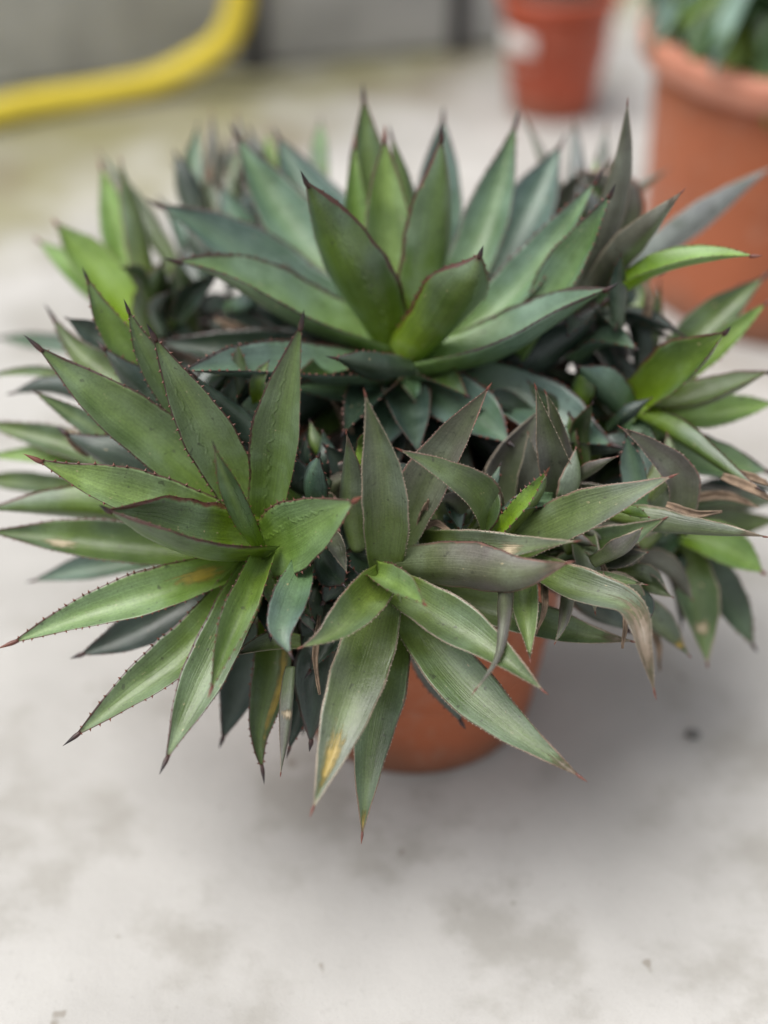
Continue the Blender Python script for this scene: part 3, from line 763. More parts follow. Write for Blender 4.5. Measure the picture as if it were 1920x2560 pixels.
    ('I', 'g2', 46.3, [(2777, 10785, 2448), (2931, 10377, 2073), (3040, 9896, 1601)], (0.14, -0.67, 0.73), dict(wp=0.45, pa=(.72,.5,.06,.3,'t'))),
    ('I', 'dg2', 41.4, [(2886, 10864, 2386), (3241, 10543, 1961), (3582, 10210, 1518)], (0.26, -0.66, 0.7), dict()),
    ('I', 'br', 43.5, [(2800, 10733, 2544), (3170, 10575, 2502), (3573, 10347, 2364)], (-0.01, -0.48, 0.88), dict()),
    ('I', 'gl', 29.8, [(2757, 10733, 2544), (2476, 10536, 2450), (2027, 10360, 2382)], (0.09, -0.55, 0.83), dict()),
    ('I', 'pg', 32.4, [(2087, 10046, 2465), (2487, 9844, 2196), (2803, 9661, 1953)], (0.42, 0.9, -0.1), dict(pa=(.85,.5,.05,.4,'y'))),
    ('I', 'pg', 33.7, [(2797, 10970, 2528), (3264, 11131, 2574), (3873, 11246, 2561)], (-0.22, 0.97, -0.13), dict()),
    ('I', 'dg', 26.7, [(2773, 11050, 2467), (3221, 11373, 2563), (3928, 11481, 2540)], (0.15, -0.59, 0.79), dict()),
    ('I', 'g2', 31.9, [(2821, 10851, 2536), (3309, 11023, 2431), (3873, 11138, 2417)], (0.2, -0.52, 0.83), dict()),
    ('I', 'p', 21.0, [(2548, 10583, 3010), (2888, 10795, 2960), (3369, 10969, 2858)], (-0.41, 0.91, -0.08), dict()),
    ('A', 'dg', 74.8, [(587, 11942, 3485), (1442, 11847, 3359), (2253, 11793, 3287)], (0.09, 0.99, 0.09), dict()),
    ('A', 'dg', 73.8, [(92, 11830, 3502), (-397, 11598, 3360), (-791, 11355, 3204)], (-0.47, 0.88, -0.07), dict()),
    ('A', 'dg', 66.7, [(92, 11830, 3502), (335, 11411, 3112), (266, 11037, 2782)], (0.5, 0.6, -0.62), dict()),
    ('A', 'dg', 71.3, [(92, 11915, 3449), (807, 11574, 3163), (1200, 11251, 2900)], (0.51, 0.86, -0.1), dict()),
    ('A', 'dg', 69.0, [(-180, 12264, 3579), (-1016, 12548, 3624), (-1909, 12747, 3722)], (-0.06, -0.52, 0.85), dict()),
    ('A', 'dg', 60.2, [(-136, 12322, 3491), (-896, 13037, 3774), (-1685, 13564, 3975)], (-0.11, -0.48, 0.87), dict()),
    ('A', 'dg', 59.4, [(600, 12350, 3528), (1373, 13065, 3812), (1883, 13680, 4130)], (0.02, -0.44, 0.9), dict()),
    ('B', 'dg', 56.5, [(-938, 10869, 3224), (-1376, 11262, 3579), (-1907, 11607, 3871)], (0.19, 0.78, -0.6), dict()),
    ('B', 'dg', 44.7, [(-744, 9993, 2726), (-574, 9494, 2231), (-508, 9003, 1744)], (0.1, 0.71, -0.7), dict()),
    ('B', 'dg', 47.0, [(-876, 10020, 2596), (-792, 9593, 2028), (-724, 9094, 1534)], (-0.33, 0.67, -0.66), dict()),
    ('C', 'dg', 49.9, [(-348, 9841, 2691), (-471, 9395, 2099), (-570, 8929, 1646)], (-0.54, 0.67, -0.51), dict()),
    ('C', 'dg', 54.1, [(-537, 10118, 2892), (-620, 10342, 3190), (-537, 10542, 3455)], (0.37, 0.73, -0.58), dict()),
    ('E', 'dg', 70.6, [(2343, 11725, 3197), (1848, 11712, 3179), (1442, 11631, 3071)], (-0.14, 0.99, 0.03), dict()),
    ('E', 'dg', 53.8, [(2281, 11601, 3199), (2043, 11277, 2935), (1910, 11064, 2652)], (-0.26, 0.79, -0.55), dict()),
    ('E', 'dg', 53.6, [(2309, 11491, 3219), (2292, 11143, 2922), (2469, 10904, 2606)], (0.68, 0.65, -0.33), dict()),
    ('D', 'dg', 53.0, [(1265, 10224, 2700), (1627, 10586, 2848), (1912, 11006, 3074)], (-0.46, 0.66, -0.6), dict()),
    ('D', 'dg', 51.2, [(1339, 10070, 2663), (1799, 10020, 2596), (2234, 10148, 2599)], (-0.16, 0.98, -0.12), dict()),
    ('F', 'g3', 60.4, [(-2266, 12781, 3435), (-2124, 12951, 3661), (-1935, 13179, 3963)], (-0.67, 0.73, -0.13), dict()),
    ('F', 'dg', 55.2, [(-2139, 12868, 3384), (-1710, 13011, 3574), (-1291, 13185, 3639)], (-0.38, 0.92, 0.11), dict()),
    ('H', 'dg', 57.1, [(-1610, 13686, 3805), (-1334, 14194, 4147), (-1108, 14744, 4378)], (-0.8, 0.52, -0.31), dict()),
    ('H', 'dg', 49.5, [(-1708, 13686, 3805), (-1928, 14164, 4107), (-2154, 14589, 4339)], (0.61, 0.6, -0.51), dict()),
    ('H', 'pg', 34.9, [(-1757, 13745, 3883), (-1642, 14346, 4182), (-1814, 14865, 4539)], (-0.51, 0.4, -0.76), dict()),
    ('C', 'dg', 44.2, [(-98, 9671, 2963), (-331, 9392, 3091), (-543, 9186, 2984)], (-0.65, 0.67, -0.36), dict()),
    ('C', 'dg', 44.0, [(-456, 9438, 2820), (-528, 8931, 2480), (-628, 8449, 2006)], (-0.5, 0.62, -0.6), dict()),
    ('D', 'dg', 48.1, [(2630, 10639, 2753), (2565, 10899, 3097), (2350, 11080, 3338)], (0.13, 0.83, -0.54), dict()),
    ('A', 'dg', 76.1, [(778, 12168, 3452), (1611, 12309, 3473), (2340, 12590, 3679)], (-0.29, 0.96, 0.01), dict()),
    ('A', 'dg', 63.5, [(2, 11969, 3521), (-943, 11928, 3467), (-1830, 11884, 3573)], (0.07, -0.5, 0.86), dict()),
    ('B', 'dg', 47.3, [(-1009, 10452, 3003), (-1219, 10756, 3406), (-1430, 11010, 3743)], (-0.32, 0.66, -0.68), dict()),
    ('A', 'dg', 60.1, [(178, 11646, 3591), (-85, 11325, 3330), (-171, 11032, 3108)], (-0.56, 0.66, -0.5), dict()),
    ('D', 'p', 14.3, [(1636, 10061, 3648), (1791, 9893, 3922), (1962, 9867, 4054)], (0.23, 0.96, 0.18), dict()),
    ('D', 'pg', 25.7, [(1420, 9956, 3175), (1850, 10058, 3477), (2075, 10049, 3632)], (-0.4, -0.62, 0.67), dict(tw=50.0)),
    ('D', 'p', 30.6, [(1349, 9936, 2983), (1810, 9877, 3236), (2216, 9849, 3532)], (-0.5, -0.54, 0.68), dict(tw=-50.0)),
    ('D', 'p', 21.8, [(1217, 9858, 3045), (1557, 9762, 3250), (1806, 9569, 3326)], (0.49, 0.87, 0.02), dict(tw=60.0)),
    ('D', 'pg', 24.9, [(2027, 9736, 2884), (2252, 9635, 2915), (2493, 9538, 2787)], (0.36, 0.93, -0.09), dict(tw=40.0)),
    ('D', 'p', 20.0, [(714, 9766, 3422), (610, 9781, 3608), (391, 9736, 3714)], (-0.04, 0.99, 0.13), dict(tw=50.0)),
    ('C', 'pg', 23.2, [(-393, 9766, 3422), (-504, 9701, 3668), (-648, 9552, 3803)], (-0.49, 0.85, 0.22), dict(tw=-40.0)),
    ('D', 'po', 23.2, [(1186, 10157, 3277), (1288, 10215, 3685), (1238, 10325, 3998)], (-0.23, -0.94, 0.25), dict(tw=60.0)),
    ('D', 'pg', 27.1, [(2348, 10287, 3282), (2553, 10485, 3545), (2532, 10742, 3719)], (-0.24, 0.66, -0.71), dict(tw=40.0)),
    ('I', 'po', 26.5, [(2209, 10302, 2637), (2591, 10225, 2536), (2845, 10047, 2299)], (0.41, 0.91, -0.06), dict(tw=30.0)),
    ('A', 'dg', 31.6, [(-1335, 10833, 4339), (-1525, 10602, 4199), (-1593, 10349, 4030)], (-0.73, 0.57, -0.38), dict()),
    ('B', 'g3', 31.5, [(-774, 10108, 3211), (-896, 10354, 3537), (-978, 10575, 3831)], (-0.15, -0.81, 0.57), dict()),
    ('F', 'dg', 44.6, [(-2030, 13008, 3737), (-1901, 13269, 3916), (-2071, 13680, 4130)], (-0.45, -0.5, 0.74), dict()),
    ('H', 'gl', 43.7, [(-1291, 13301, 3792), (-1697, 13771, 4084), (-2050, 14068, 4312)], (0.28, -0.33, 0.9), dict()),
    ('H', 'dg', 39.9, [(-920, 13596, 3852), (-1129, 14102, 4191), (-1343, 14556, 4461)], (-0.55, -0.61, 0.58), dict()),
    ('H', 'pg', 21.5, [(-1670, 14013, 4073), (-1642, 14556, 4461), (-1461, 15017, 4741)], (-0.09, -0.52, 0.85), dict()),
    ('G', 'dg', 34.5, [(1703, 12710, 4005), (1598, 13259, 4235), (1727, 13848, 4519)], (0.13, -0.43, 0.9), dict()),
    ('G', 'dg', 32.8, [(2192, 12354, 4198), (2371, 12516, 4412), (2549, 12569, 4483)], (-0.36, 0.92, -0.15), dict()),
    ('C', 'p', 23.5, [(-598, 9871, 3462), (-441, 9960, 3662), (-201, 9917, 3838)], (0.4, 0.78, -0.47), dict(tw=-13.0, ch=0.75)),
    ('C', 'dg', 24.6, [(-520, 10257, 3442), (-528, 10249, 3764), (-539, 10548, 3878)], (0.36, 0.64, -0.67), dict(tw=14.0, ch=0.65)),
    ('C', 'gl', 15.5, [(-547, 10096, 3444), (-711, 10077, 3685), (-917, 10250, 3749)], (0.12, -0.64, 0.76), dict(tw=43.0, ch=0.61)),
    ('B', 'p', 30.1, [(-497, 10277, 3386), (-329, 10222, 3611), (-199, 10317, 3771)], (-0.58, 0.78, 0.26), dict(tw=-36.0, ch=0.59)),
    ('C', 'g', 18.3, [(-465, 10424, 3548), (-617, 10472, 3743), (-657, 10677, 3900)], (0.5, 0.74, -0.44), dict(tw=-29.0, ch=0.67)),
    ('C', 'dg', 40.5, [(-499, 9952, 3569), (-789, 9984, 3694), (-862, 9952, 4084)], (0.43, 0.87, 0.24), dict(tw=-19.0, ch=0.55)),
    ('C', 'dg', 13.2, [(-602, 10147, 3561), (-679, 10164, 3800), (-675, 10289, 3984)], (0.3, -0.86, 0.42), dict(tw=37.0, ch=0.67)),
    ('B', 'g', 16.3, [(-208, 10067, 3805), (-152, 10128, 3969), (-117, 9990, 4268)], (-0.31, 0.9, 0.3), dict(tw=-35.0, ch=0.36)),
    ('C', 'g3', 17.7, [(-224, 10277, 3269), (22, 10279, 3421), (86, 10241, 3770)], (-0.22, -0.98, 0.01), dict(tw=35.0, ch=0.4)),
    ('B', 'pg', 28.6, [(-413, 9585, 2816), (-651, 9560, 2883), (-846, 9502, 2739)], (-0.29, 0.93, 0.22), dict(tw=-47.0, ch=0.35)),
    ('C', 'g', 21.1, [(-472, 9475, 2703), (-614, 9228, 2592), (-508, 8943, 2496)], (-0.09, -0.35, 0.93), dict(tw=18.0, ch=0.63)),
    ('B', 'g3', 23.3, [(-326, 9597, 2732), (-516, 9392, 2627), (-762, 9151, 2688)], (-0.66, 0.64, -0.39), dict(tw=-17.0, ch=0.64)),
    ('B', 'dg', 21.7, [(-704, 9558, 2963), (-467, 9402, 3006), (-311, 9235, 2916)], (0.64, 0.76, -0.16), dict(tw=21.0, ch=0.72)),
    ('B', 'g', 19.1, [(-510, 9658, 3195), (-413, 9390, 3123), (-182, 9330, 3092)], (0.44, 0.78, -0.44), dict(tw=-27.0, ch=0.54)),
    ('C', 'gl', 21.9, [(-591, 9484, 2648), (-821, 9295, 2681), (-949, 9052, 2608)], (-0.7, 0.57, -0.43), dict(tw=-13.0, ch=0.7)),
    ('B', 'dg', 12.7, [(-284, 9501, 2671), (-289, 9279, 2626), (-234, 9201, 2472)], (0.57, 0.64, -0.51), dict(tw=8.0, ch=0.51)),
    ('C', 'p', 22.4, [(-288, 9811, 3083), (-520, 9672, 2998), (-780, 9490, 3188)], (0.57, -0.46, 0.68), dict(tw=-33.0, ch=0.79)),
    ('C', 'p', 32.6, [(-733, 9531, 2661), (-732, 9260, 2568), (-897, 9243, 2329)], (-0.66, 0.75, -0.02), dict(tw=-33.0, ch=0.43)),
    ('B', 'pg', 17.7, [(-394, 9625, 3201), (-350, 9353, 3123), (-181, 9232, 3012)], (0.39, 0.66, -0.64), dict(tw=8.0, ch=0.8)),
    ('D', 'gl', 14.8, [(691, 10023, 3497), (887, 9956, 3690), (1009, 10074, 3848)], (0.55, 0.51, -0.65), dict(tw=22.0, ch=0.52)),
    ('D', 'dg', 19.5, [(542, 10071, 3111), (297, 10031, 3341), (191, 10164, 3568)], (0.52, -0.65, 0.56), dict(tw=57.0, ch=0.77)),
    ('D', 'dg', 17.7, [(414, 10079, 3406), (241, 10067, 3688), (22, 10146, 3826)], (0.47, -0.58, 0.66), dict(tw=-24.0, ch=0.36)),
    ('D', 'g', 22.9, [(710, 9703, 3321), (855, 9700, 3649), (780, 10017, 3772)], (0.3, -0.64, 0.71), dict(tw=12.0, ch=0.79)),
    ('D', 'dg', 20.4, [(445, 9921, 3079), (566, 9907, 3359), (784, 10001, 3434)], (0.51, 0.33, -0.8), dict(tw=15.0, ch=0.41)),
    ('C', 'pg', 14.4, [(595, 9804, 3206), (679, 9784, 3428), (798, 9724, 3631)], (0.01, 0.98, 0.21), dict(tw=34.0, ch=0.61)),
    ('D', 'pg', 27.6, [(398, 9803, 3238), (465, 9865, 3536), (459, 9903, 3853)], (0.75, 0.64, -0.14), dict(tw=-17.0, ch=0.56)),
    ('D', 'pg', 26.1, [(1740, 10040, 3237), (2029, 9965, 3254), (2223, 9768, 3142)], (0.51, 0.83, -0.2), dict(tw=54.0, ch=0.78)),
    ('D', 'g', 21.8, [(1331, 10151, 3101), (1545, 9998, 3065), (1596, 9907, 2812)], (0.77, 0.63, 0.06), dict(tw=-34.0, ch=0.39)),
    ('D', 'p', 24.1, [(1543, 9995, 2862), (1676, 10054, 3140), (1951, 10205, 3190)], (-0.14, -0.57, 0.81), dict(tw=19.0, ch=0.7)),
    ('D', 'p', 16.6, [(1948, 9756, 2977), (2117, 9703, 3072), (2288, 9794, 3127)], (-0.19, -0.54, 0.82), dict(tw=-53.0, ch=0.49)),
    ('D', 'pg', 31.5, [(1549, 9829, 3488), (1632, 9871, 3794), (1624, 10073, 4011)], (-0.79, 0.55, -0.26), dict(tw=18.0, ch=0.51)),
    ('D', 'dg', 41.8, [(1784, 9892, 2908), (1780, 10038, 3234), (1492, 9981, 3558)], (-0.82, 0.27, -0.5), dict(tw=13.0, ch=0.46)),
    ('D', 'gl', 14.5, [(1512, 9922, 3031), (1560, 9989, 3236), (1589, 10092, 3422)], (-0.33, 0.88, -0.35), dict(tw=11.0, ch=0.76)),
    ('D', 'g2', 21.0, [(1640, 9676, 3186), (1572, 9711, 3449), (1428, 9655, 3740)], (-0.74, 0.63, -0.25), dict(tw=57.0, ch=0.69)),
    ('D', 'p', 18.6, [(2177, 9924, 3133), (2363, 9928, 3288), (2509, 9916, 3488)], (-0.64, -0.55, 0.54), dict(tw=-36.0, ch=0.38)),
    ('D', 'p', 21.1, [(1596, 9929, 3322), (1797, 9748, 3315), (2017, 9708, 3195)], (0.27, 0.92, -0.27), dict(tw=37.0, ch=0.7)),
    ('D', 'g2', 26.0, [(1361, 9928, 2989), (1649, 9886, 3198), (1780, 10011, 3481)], (-0.59, -0.57, 0.57), dict(tw=54.0, ch=0.55)),
    ('D', 'pg', 24.5, [(1489, 10254, 3271), (1778, 10173, 3397), (2058, 10093, 3540)], (-0.49, -0.54, 0.68), dict(tw=23.0, ch=0.67)),
    ('D', 'pg', 17.4, [(1487, 10019, 3110), (1738, 9939, 3269), (2013, 9907, 3177)], (-0.04, -0.41, 0.91), dict(tw=-31.0, ch=0.46)),
    ('D', 'g2', 20.2, [(1635, 9866, 3255), (1738, 9871, 3561), (2030, 10022, 3528)], (-0.4, 0.91, -0.02), dict(tw=45.0, ch=0.55)),
    ('D', 'p', 23.6, [(1837, 9633, 3113), (2044, 9540, 3188), (2229, 9470, 3345)], (-0.59, -0.15, 0.79), dict(tw=-10.0, ch=0.38)),
    ('D', 'dg', 16.2, [(1505, 9535, 3049), (1711, 9396, 2964), (1970, 9415, 3005)], (0.14, 0.97, -0.19), dict(tw=-22.0, ch=0.54)),
    ('D', 'p', 10.1, [(1858, 9641, 3106), (1967, 9483, 3046), (1926, 9155, 3077)], (-0.17, -0.0, 0.99), dict(tw=-14.0, ch=0.48)),
    ('D', 'dg', 19.2, [(1451, 9620, 2979), (1655, 9514, 3087), (1861, 9458, 3046)], (-0.23, -0.57, 0.79), dict(tw=27.0, ch=0.67)),
    ('D', 'g2', 21.1, [(1438, 9625, 2886), (1639, 9657, 3078), (1857, 9396, 3229)], (0.37, 0.85, 0.37), dict(tw=41.0, ch=0.58)),
    ('D', 'pg', 30.9, [(1729, 9436, 2951), (2013, 9377, 3006), (2264, 9313, 2854)], (0.31, 0.89, 0.32), dict(tw=-11.0, ch=0.47)),
    ('D', 'pg', 20.7, [(2058, 9659, 2715), (2283, 9584, 2864), (2491, 9419, 2878)], (-0.37, -0.19, 0.91), dict(tw=-58.0, ch=0.62)),
    ('D', 'dg', 13.9, [(2019, 9519, 3011), (2196, 9330, 2959), (2193, 8976, 2938)], (0.65, 0.2, -0.73), dict(tw=-29.0, ch=0.67)),
    ('E', 'g', 30.7, [(1844, 10675, 3432), (1667, 10635, 3711), (1632, 10692, 3969)], (0.81, -0.51, 0.3), dict(tw=-60.0, ch=0.75)),
    ('D', 'dg', 22.0, [(1334, 11021, 3675), (1058, 11048, 3827), (761, 10831, 3839)], (0.38, -0.47, 0.8), dict(tw=-54.0, ch=0.5)),
    ('E', 'dg', 16.4, [(2025, 10847, 3644), (2196, 10797, 3876), (2399, 10850, 4013)], (0.18, 0.93, -0.31), dict(tw=-9.0, ch=0.6)),
    ('D', 'g3', 20.9, [(1757, 10978, 3668), (1459, 10970, 3823), (1286, 11118, 4036)], (0.36, 0.93, -0.06), dict(tw=-20.0, ch=0.74)),
    ('D', 'gl', 22.2, [(1419, 10729, 3603), (1641, 10590, 3717), (1892, 10728, 3718)], (-0.16, 0.97, -0.18), dict(tw=-32.0, ch=0.78)),
    ('D', 'dg', 24.4, [(1778, 10650, 3531), (2060, 10587, 3630), (2345, 10729, 3703)], (-0.25, 0.97, -0.03), dict(tw=26.0, ch=0.7)),
    ('E', 'gl', 24.3, [(1814, 10802, 3302), (1686, 10772, 3543), (1522, 10766, 3718)], (0.58, 0.65, 0.49), dict(tw=50.0, ch=0.64)),
    ('D', 'g3', 26.2, [(1802, 10478, 3520), (1779, 10576, 3815), (1806, 10520, 4190)], (-0.61, 0.79, 0.03), dict(tw=-11.0, ch=0.54)),
    ('G', 'p', 24.4, [(1879, 13562, 4339), (1833, 13598, 4685), (2003, 13608, 4964)], (0.07, -1.0, 0.04), dict(tw=-22.0, ch=0.48)),
    ('G', 'dg', 37.5, [(1852, 13579, 3763), (1893, 13823, 4186), (1651, 14083, 4531)], (0.02, -0.82, 0.57), dict(tw=7.0, ch=0.65)),
    ('G', 'g', 27.5, [(2359, 13376, 3892), (2121, 13494, 4248), (2009, 13665, 4624)], (0.1, -0.9, 0.42), dict(tw=-24.0, ch=0.77)),
    ('G', 'p', 40.6, [(1942, 13578, 4227), (2128, 13735, 4602), (2329, 13817, 4993)], (0.37, 0.83, -0.42), dict(tw=-44.0, ch=0.66)),
    ('G', 'dg', 26.4, [(2290, 13384, 4384), (2311, 13522, 4684), (2330, 13728, 4957)], (0.47, 0.72, -0.5), dict(tw=-45.0, ch=0.42)),
    ('G', 'pl', 21.6, [(2159, 13383, 4266), (2065, 13470, 4598), (1935, 13510, 4934)], (0.49, 0.87, 0.03), dict(tw=-43.0, ch=0.7)),
    ('G', 'p', 55.5, [(2308, 13417, 4229), (2304, 13637, 4621), (1931, 13684, 4916)], (0.7, 0.62, 0.34), dict(tw=49.0, ch=0.64)),
    ('B', 'g', 15.3, [(-1106, 10655, 4070), (-1077, 10615, 4332), (-991, 10792, 4434)], (-0.1, -0.8, 0.59), dict(tw=35.0, ch=0.4)),
    ('B', 'g3', 16.5, [(-1366, 10831, 3523), (-1353, 10803, 3818), (-1506, 11029, 3885)], (-0.03, -0.72, 0.69), dict(tw=47.0, ch=0.53)),
    ('B', 'g3', 19.1, [(-1359, 10682, 4072), (-1272, 10787, 4311), (-1272, 10947, 4524)], (-0.11, -0.83, 0.55), dict(tw=38.0, ch=0.36)),
    ('B', 'dg', 18.7, [(-1458, 10613, 3898), (-1341, 10620, 4140), (-1290, 10696, 4357)], (-0.09, -0.96, 0.26), dict(tw=56.0, ch=0.67)),
    ('B', 'dg', 16.5, [(-1474, 10795, 3857), (-1238, 10761, 4094), (-981, 10754, 4251)], (-0.38, -0.8, 0.45), dict(tw=55.0, ch=0.51)),
    ('B', 'g3', 14.5, [(-1329, 10809, 3942), (-1476, 10749, 4111), (-1649, 10661, 4228)], (-0.69, 0.42, -0.6), dict(tw=15.0, ch=0.61)),
    ('F', 'gl', 23.9, [(-1545, 12519, 3918), (-1298, 12469, 4034), (-1084, 12581, 4100)], (-0.33, 0.91, 0.25), dict(tw=3.0, ch=0.67)),
    ('F', 'g3', 19.2, [(-2279, 12648, 3956), (-2368, 12678, 4212), (-2552, 12517, 4431)], (-0.54, 0.84, -0.0), dict(tw=57.0, ch=0.63)),
    ('F', 'g3', 16.8, [(-2128, 12633, 3670), (-1978, 12681, 3984), (-2075, 12810, 4254)], (-0.45, 0.83, -0.32), dict(tw=24.0, ch=0.48)),
    ('A', 'dg', 25.6, [(-2036, 12519, 3835), (-1852, 12548, 4123), (-1591, 12576, 4326)], (-0.2, -0.93, 0.31), dict(tw=-12.0, ch=0.79)),
    ('F', 'dg', 19.7, [(-2212, 12489, 3679), (-2233, 12553, 3930), (-2068, 12486, 4207)], (-0.27, 0.95, 0.19), dict(tw=-56.0, ch=0.48)),
    ('A', 'gl', 16.0, [(-1725, 12433, 3654), (-1578, 12462, 3826), (-1493, 12409, 4087)], (0.37, -0.89, -0.27), dict(tw=-23.0, ch=0.72)),
    ('H', 'dg', 25.1, [(-1891, 13654, 3929), (-2088, 14191, 4308), (-2265, 14566, 4641)], (0.57, 0.65, -0.5), dict()),
    ('H', 'p', 19.5, [(-1757, 13745, 3883), (-1904, 14343, 4344), (-1911, 14796, 4779)], (0.25, 0.66, -0.71), dict()),
    ('H', 'dg', 22.9, [(-1610, 13745, 3883), (-1692, 14436, 4302), (-1703, 15032, 4761)], (-0.09, -0.58, 0.81), dict()),
    ('H', 'pg', 25.1, [(-1424, 13895, 3916), (-1403, 14436, 4302), (-1360, 14956, 4660)], (-0.69, 0.45, -0.57), dict()),
    ('H', 'gl', 28.5, [(-1975, 13448, 3821), (-2158, 13830, 4162), (-2392, 14157, 4429)], (0.53, -0.33, 0.78), dict()),
    ('H', 'dg', 28.1, [(-1235, 13985, 3870), (-1101, 14529, 4259), (-963, 15021, 4580)], (-0.74, 0.5, -0.45), dict()),
    ('H', 'p', 17.7, [(-1842, 13954, 3994), (-2040, 14496, 4381), (-2129, 14861, 4700)], (0.18, -0.58, 0.79), dict()),
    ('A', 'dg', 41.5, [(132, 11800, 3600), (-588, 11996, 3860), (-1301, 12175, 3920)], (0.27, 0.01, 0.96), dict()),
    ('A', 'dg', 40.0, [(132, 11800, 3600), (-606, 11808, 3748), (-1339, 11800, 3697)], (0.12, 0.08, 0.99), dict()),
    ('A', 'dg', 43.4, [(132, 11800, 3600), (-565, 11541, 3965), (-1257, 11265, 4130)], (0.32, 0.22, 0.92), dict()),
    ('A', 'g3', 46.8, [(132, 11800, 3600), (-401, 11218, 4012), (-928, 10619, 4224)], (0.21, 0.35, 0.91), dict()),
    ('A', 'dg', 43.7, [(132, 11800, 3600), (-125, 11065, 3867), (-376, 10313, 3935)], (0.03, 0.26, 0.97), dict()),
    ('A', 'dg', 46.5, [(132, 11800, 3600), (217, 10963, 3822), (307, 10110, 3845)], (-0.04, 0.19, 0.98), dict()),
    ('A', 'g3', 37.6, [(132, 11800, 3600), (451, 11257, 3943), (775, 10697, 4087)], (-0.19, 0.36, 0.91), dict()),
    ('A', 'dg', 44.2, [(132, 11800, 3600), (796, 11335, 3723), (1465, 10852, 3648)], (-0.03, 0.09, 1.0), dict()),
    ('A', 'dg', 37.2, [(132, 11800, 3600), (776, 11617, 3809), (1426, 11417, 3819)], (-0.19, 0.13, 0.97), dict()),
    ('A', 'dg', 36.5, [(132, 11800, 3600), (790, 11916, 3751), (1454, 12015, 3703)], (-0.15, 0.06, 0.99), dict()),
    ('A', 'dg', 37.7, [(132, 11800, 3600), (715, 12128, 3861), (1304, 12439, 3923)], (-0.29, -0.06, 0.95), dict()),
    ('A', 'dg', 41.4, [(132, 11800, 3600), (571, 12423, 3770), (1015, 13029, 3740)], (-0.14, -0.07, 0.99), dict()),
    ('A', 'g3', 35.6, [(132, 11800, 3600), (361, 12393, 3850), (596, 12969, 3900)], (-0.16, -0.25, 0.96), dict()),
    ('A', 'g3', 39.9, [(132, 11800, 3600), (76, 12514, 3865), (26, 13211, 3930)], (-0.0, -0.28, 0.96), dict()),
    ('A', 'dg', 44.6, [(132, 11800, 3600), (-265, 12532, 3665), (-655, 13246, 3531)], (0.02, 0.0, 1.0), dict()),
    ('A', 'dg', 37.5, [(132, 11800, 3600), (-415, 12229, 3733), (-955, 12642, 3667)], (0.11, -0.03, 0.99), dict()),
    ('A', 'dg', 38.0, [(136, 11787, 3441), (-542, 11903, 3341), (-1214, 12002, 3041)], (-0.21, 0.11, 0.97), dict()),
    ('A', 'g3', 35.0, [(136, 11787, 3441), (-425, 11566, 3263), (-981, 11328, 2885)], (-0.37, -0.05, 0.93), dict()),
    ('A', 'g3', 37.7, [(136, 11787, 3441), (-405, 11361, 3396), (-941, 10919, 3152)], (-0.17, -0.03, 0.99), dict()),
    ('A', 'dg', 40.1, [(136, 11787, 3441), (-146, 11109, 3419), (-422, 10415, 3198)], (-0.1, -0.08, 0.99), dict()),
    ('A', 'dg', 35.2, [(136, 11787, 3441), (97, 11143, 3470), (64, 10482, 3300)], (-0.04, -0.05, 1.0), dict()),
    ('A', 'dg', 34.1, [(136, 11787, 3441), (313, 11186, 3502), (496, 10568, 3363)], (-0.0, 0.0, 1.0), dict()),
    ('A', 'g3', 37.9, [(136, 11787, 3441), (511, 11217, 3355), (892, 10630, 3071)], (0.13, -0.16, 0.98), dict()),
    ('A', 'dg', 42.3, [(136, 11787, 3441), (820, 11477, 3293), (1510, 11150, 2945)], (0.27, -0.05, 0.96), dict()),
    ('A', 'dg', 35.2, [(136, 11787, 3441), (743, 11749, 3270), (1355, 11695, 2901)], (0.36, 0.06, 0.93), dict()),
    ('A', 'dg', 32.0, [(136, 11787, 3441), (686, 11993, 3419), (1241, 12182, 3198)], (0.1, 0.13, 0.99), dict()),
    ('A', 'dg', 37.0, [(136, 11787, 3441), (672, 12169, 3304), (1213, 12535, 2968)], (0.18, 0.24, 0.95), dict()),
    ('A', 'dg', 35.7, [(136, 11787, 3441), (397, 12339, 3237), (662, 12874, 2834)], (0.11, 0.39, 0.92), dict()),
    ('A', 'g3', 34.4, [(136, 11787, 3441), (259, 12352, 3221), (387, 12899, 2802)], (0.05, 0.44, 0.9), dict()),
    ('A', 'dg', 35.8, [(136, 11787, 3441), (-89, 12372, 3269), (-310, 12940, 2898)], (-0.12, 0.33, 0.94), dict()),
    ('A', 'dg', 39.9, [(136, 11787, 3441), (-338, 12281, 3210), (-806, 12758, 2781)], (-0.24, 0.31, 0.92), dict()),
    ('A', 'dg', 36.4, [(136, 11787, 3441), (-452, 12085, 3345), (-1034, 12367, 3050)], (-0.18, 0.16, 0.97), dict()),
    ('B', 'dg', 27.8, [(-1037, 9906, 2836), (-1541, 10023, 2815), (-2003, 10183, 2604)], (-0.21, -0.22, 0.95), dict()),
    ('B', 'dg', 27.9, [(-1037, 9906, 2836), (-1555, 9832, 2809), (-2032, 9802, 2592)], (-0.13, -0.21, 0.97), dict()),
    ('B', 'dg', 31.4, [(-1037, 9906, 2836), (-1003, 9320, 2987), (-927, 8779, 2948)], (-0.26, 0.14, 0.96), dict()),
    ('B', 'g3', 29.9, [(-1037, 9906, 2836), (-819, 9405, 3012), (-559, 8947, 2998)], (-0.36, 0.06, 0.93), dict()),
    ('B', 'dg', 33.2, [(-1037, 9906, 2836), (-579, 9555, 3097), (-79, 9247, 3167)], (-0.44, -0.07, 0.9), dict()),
    ('B', 'dg', 27.8, [(-1037, 9906, 2836), (-549, 9856, 3006), (-18, 9850, 2985)], (-0.23, -0.22, 0.95), dict()),
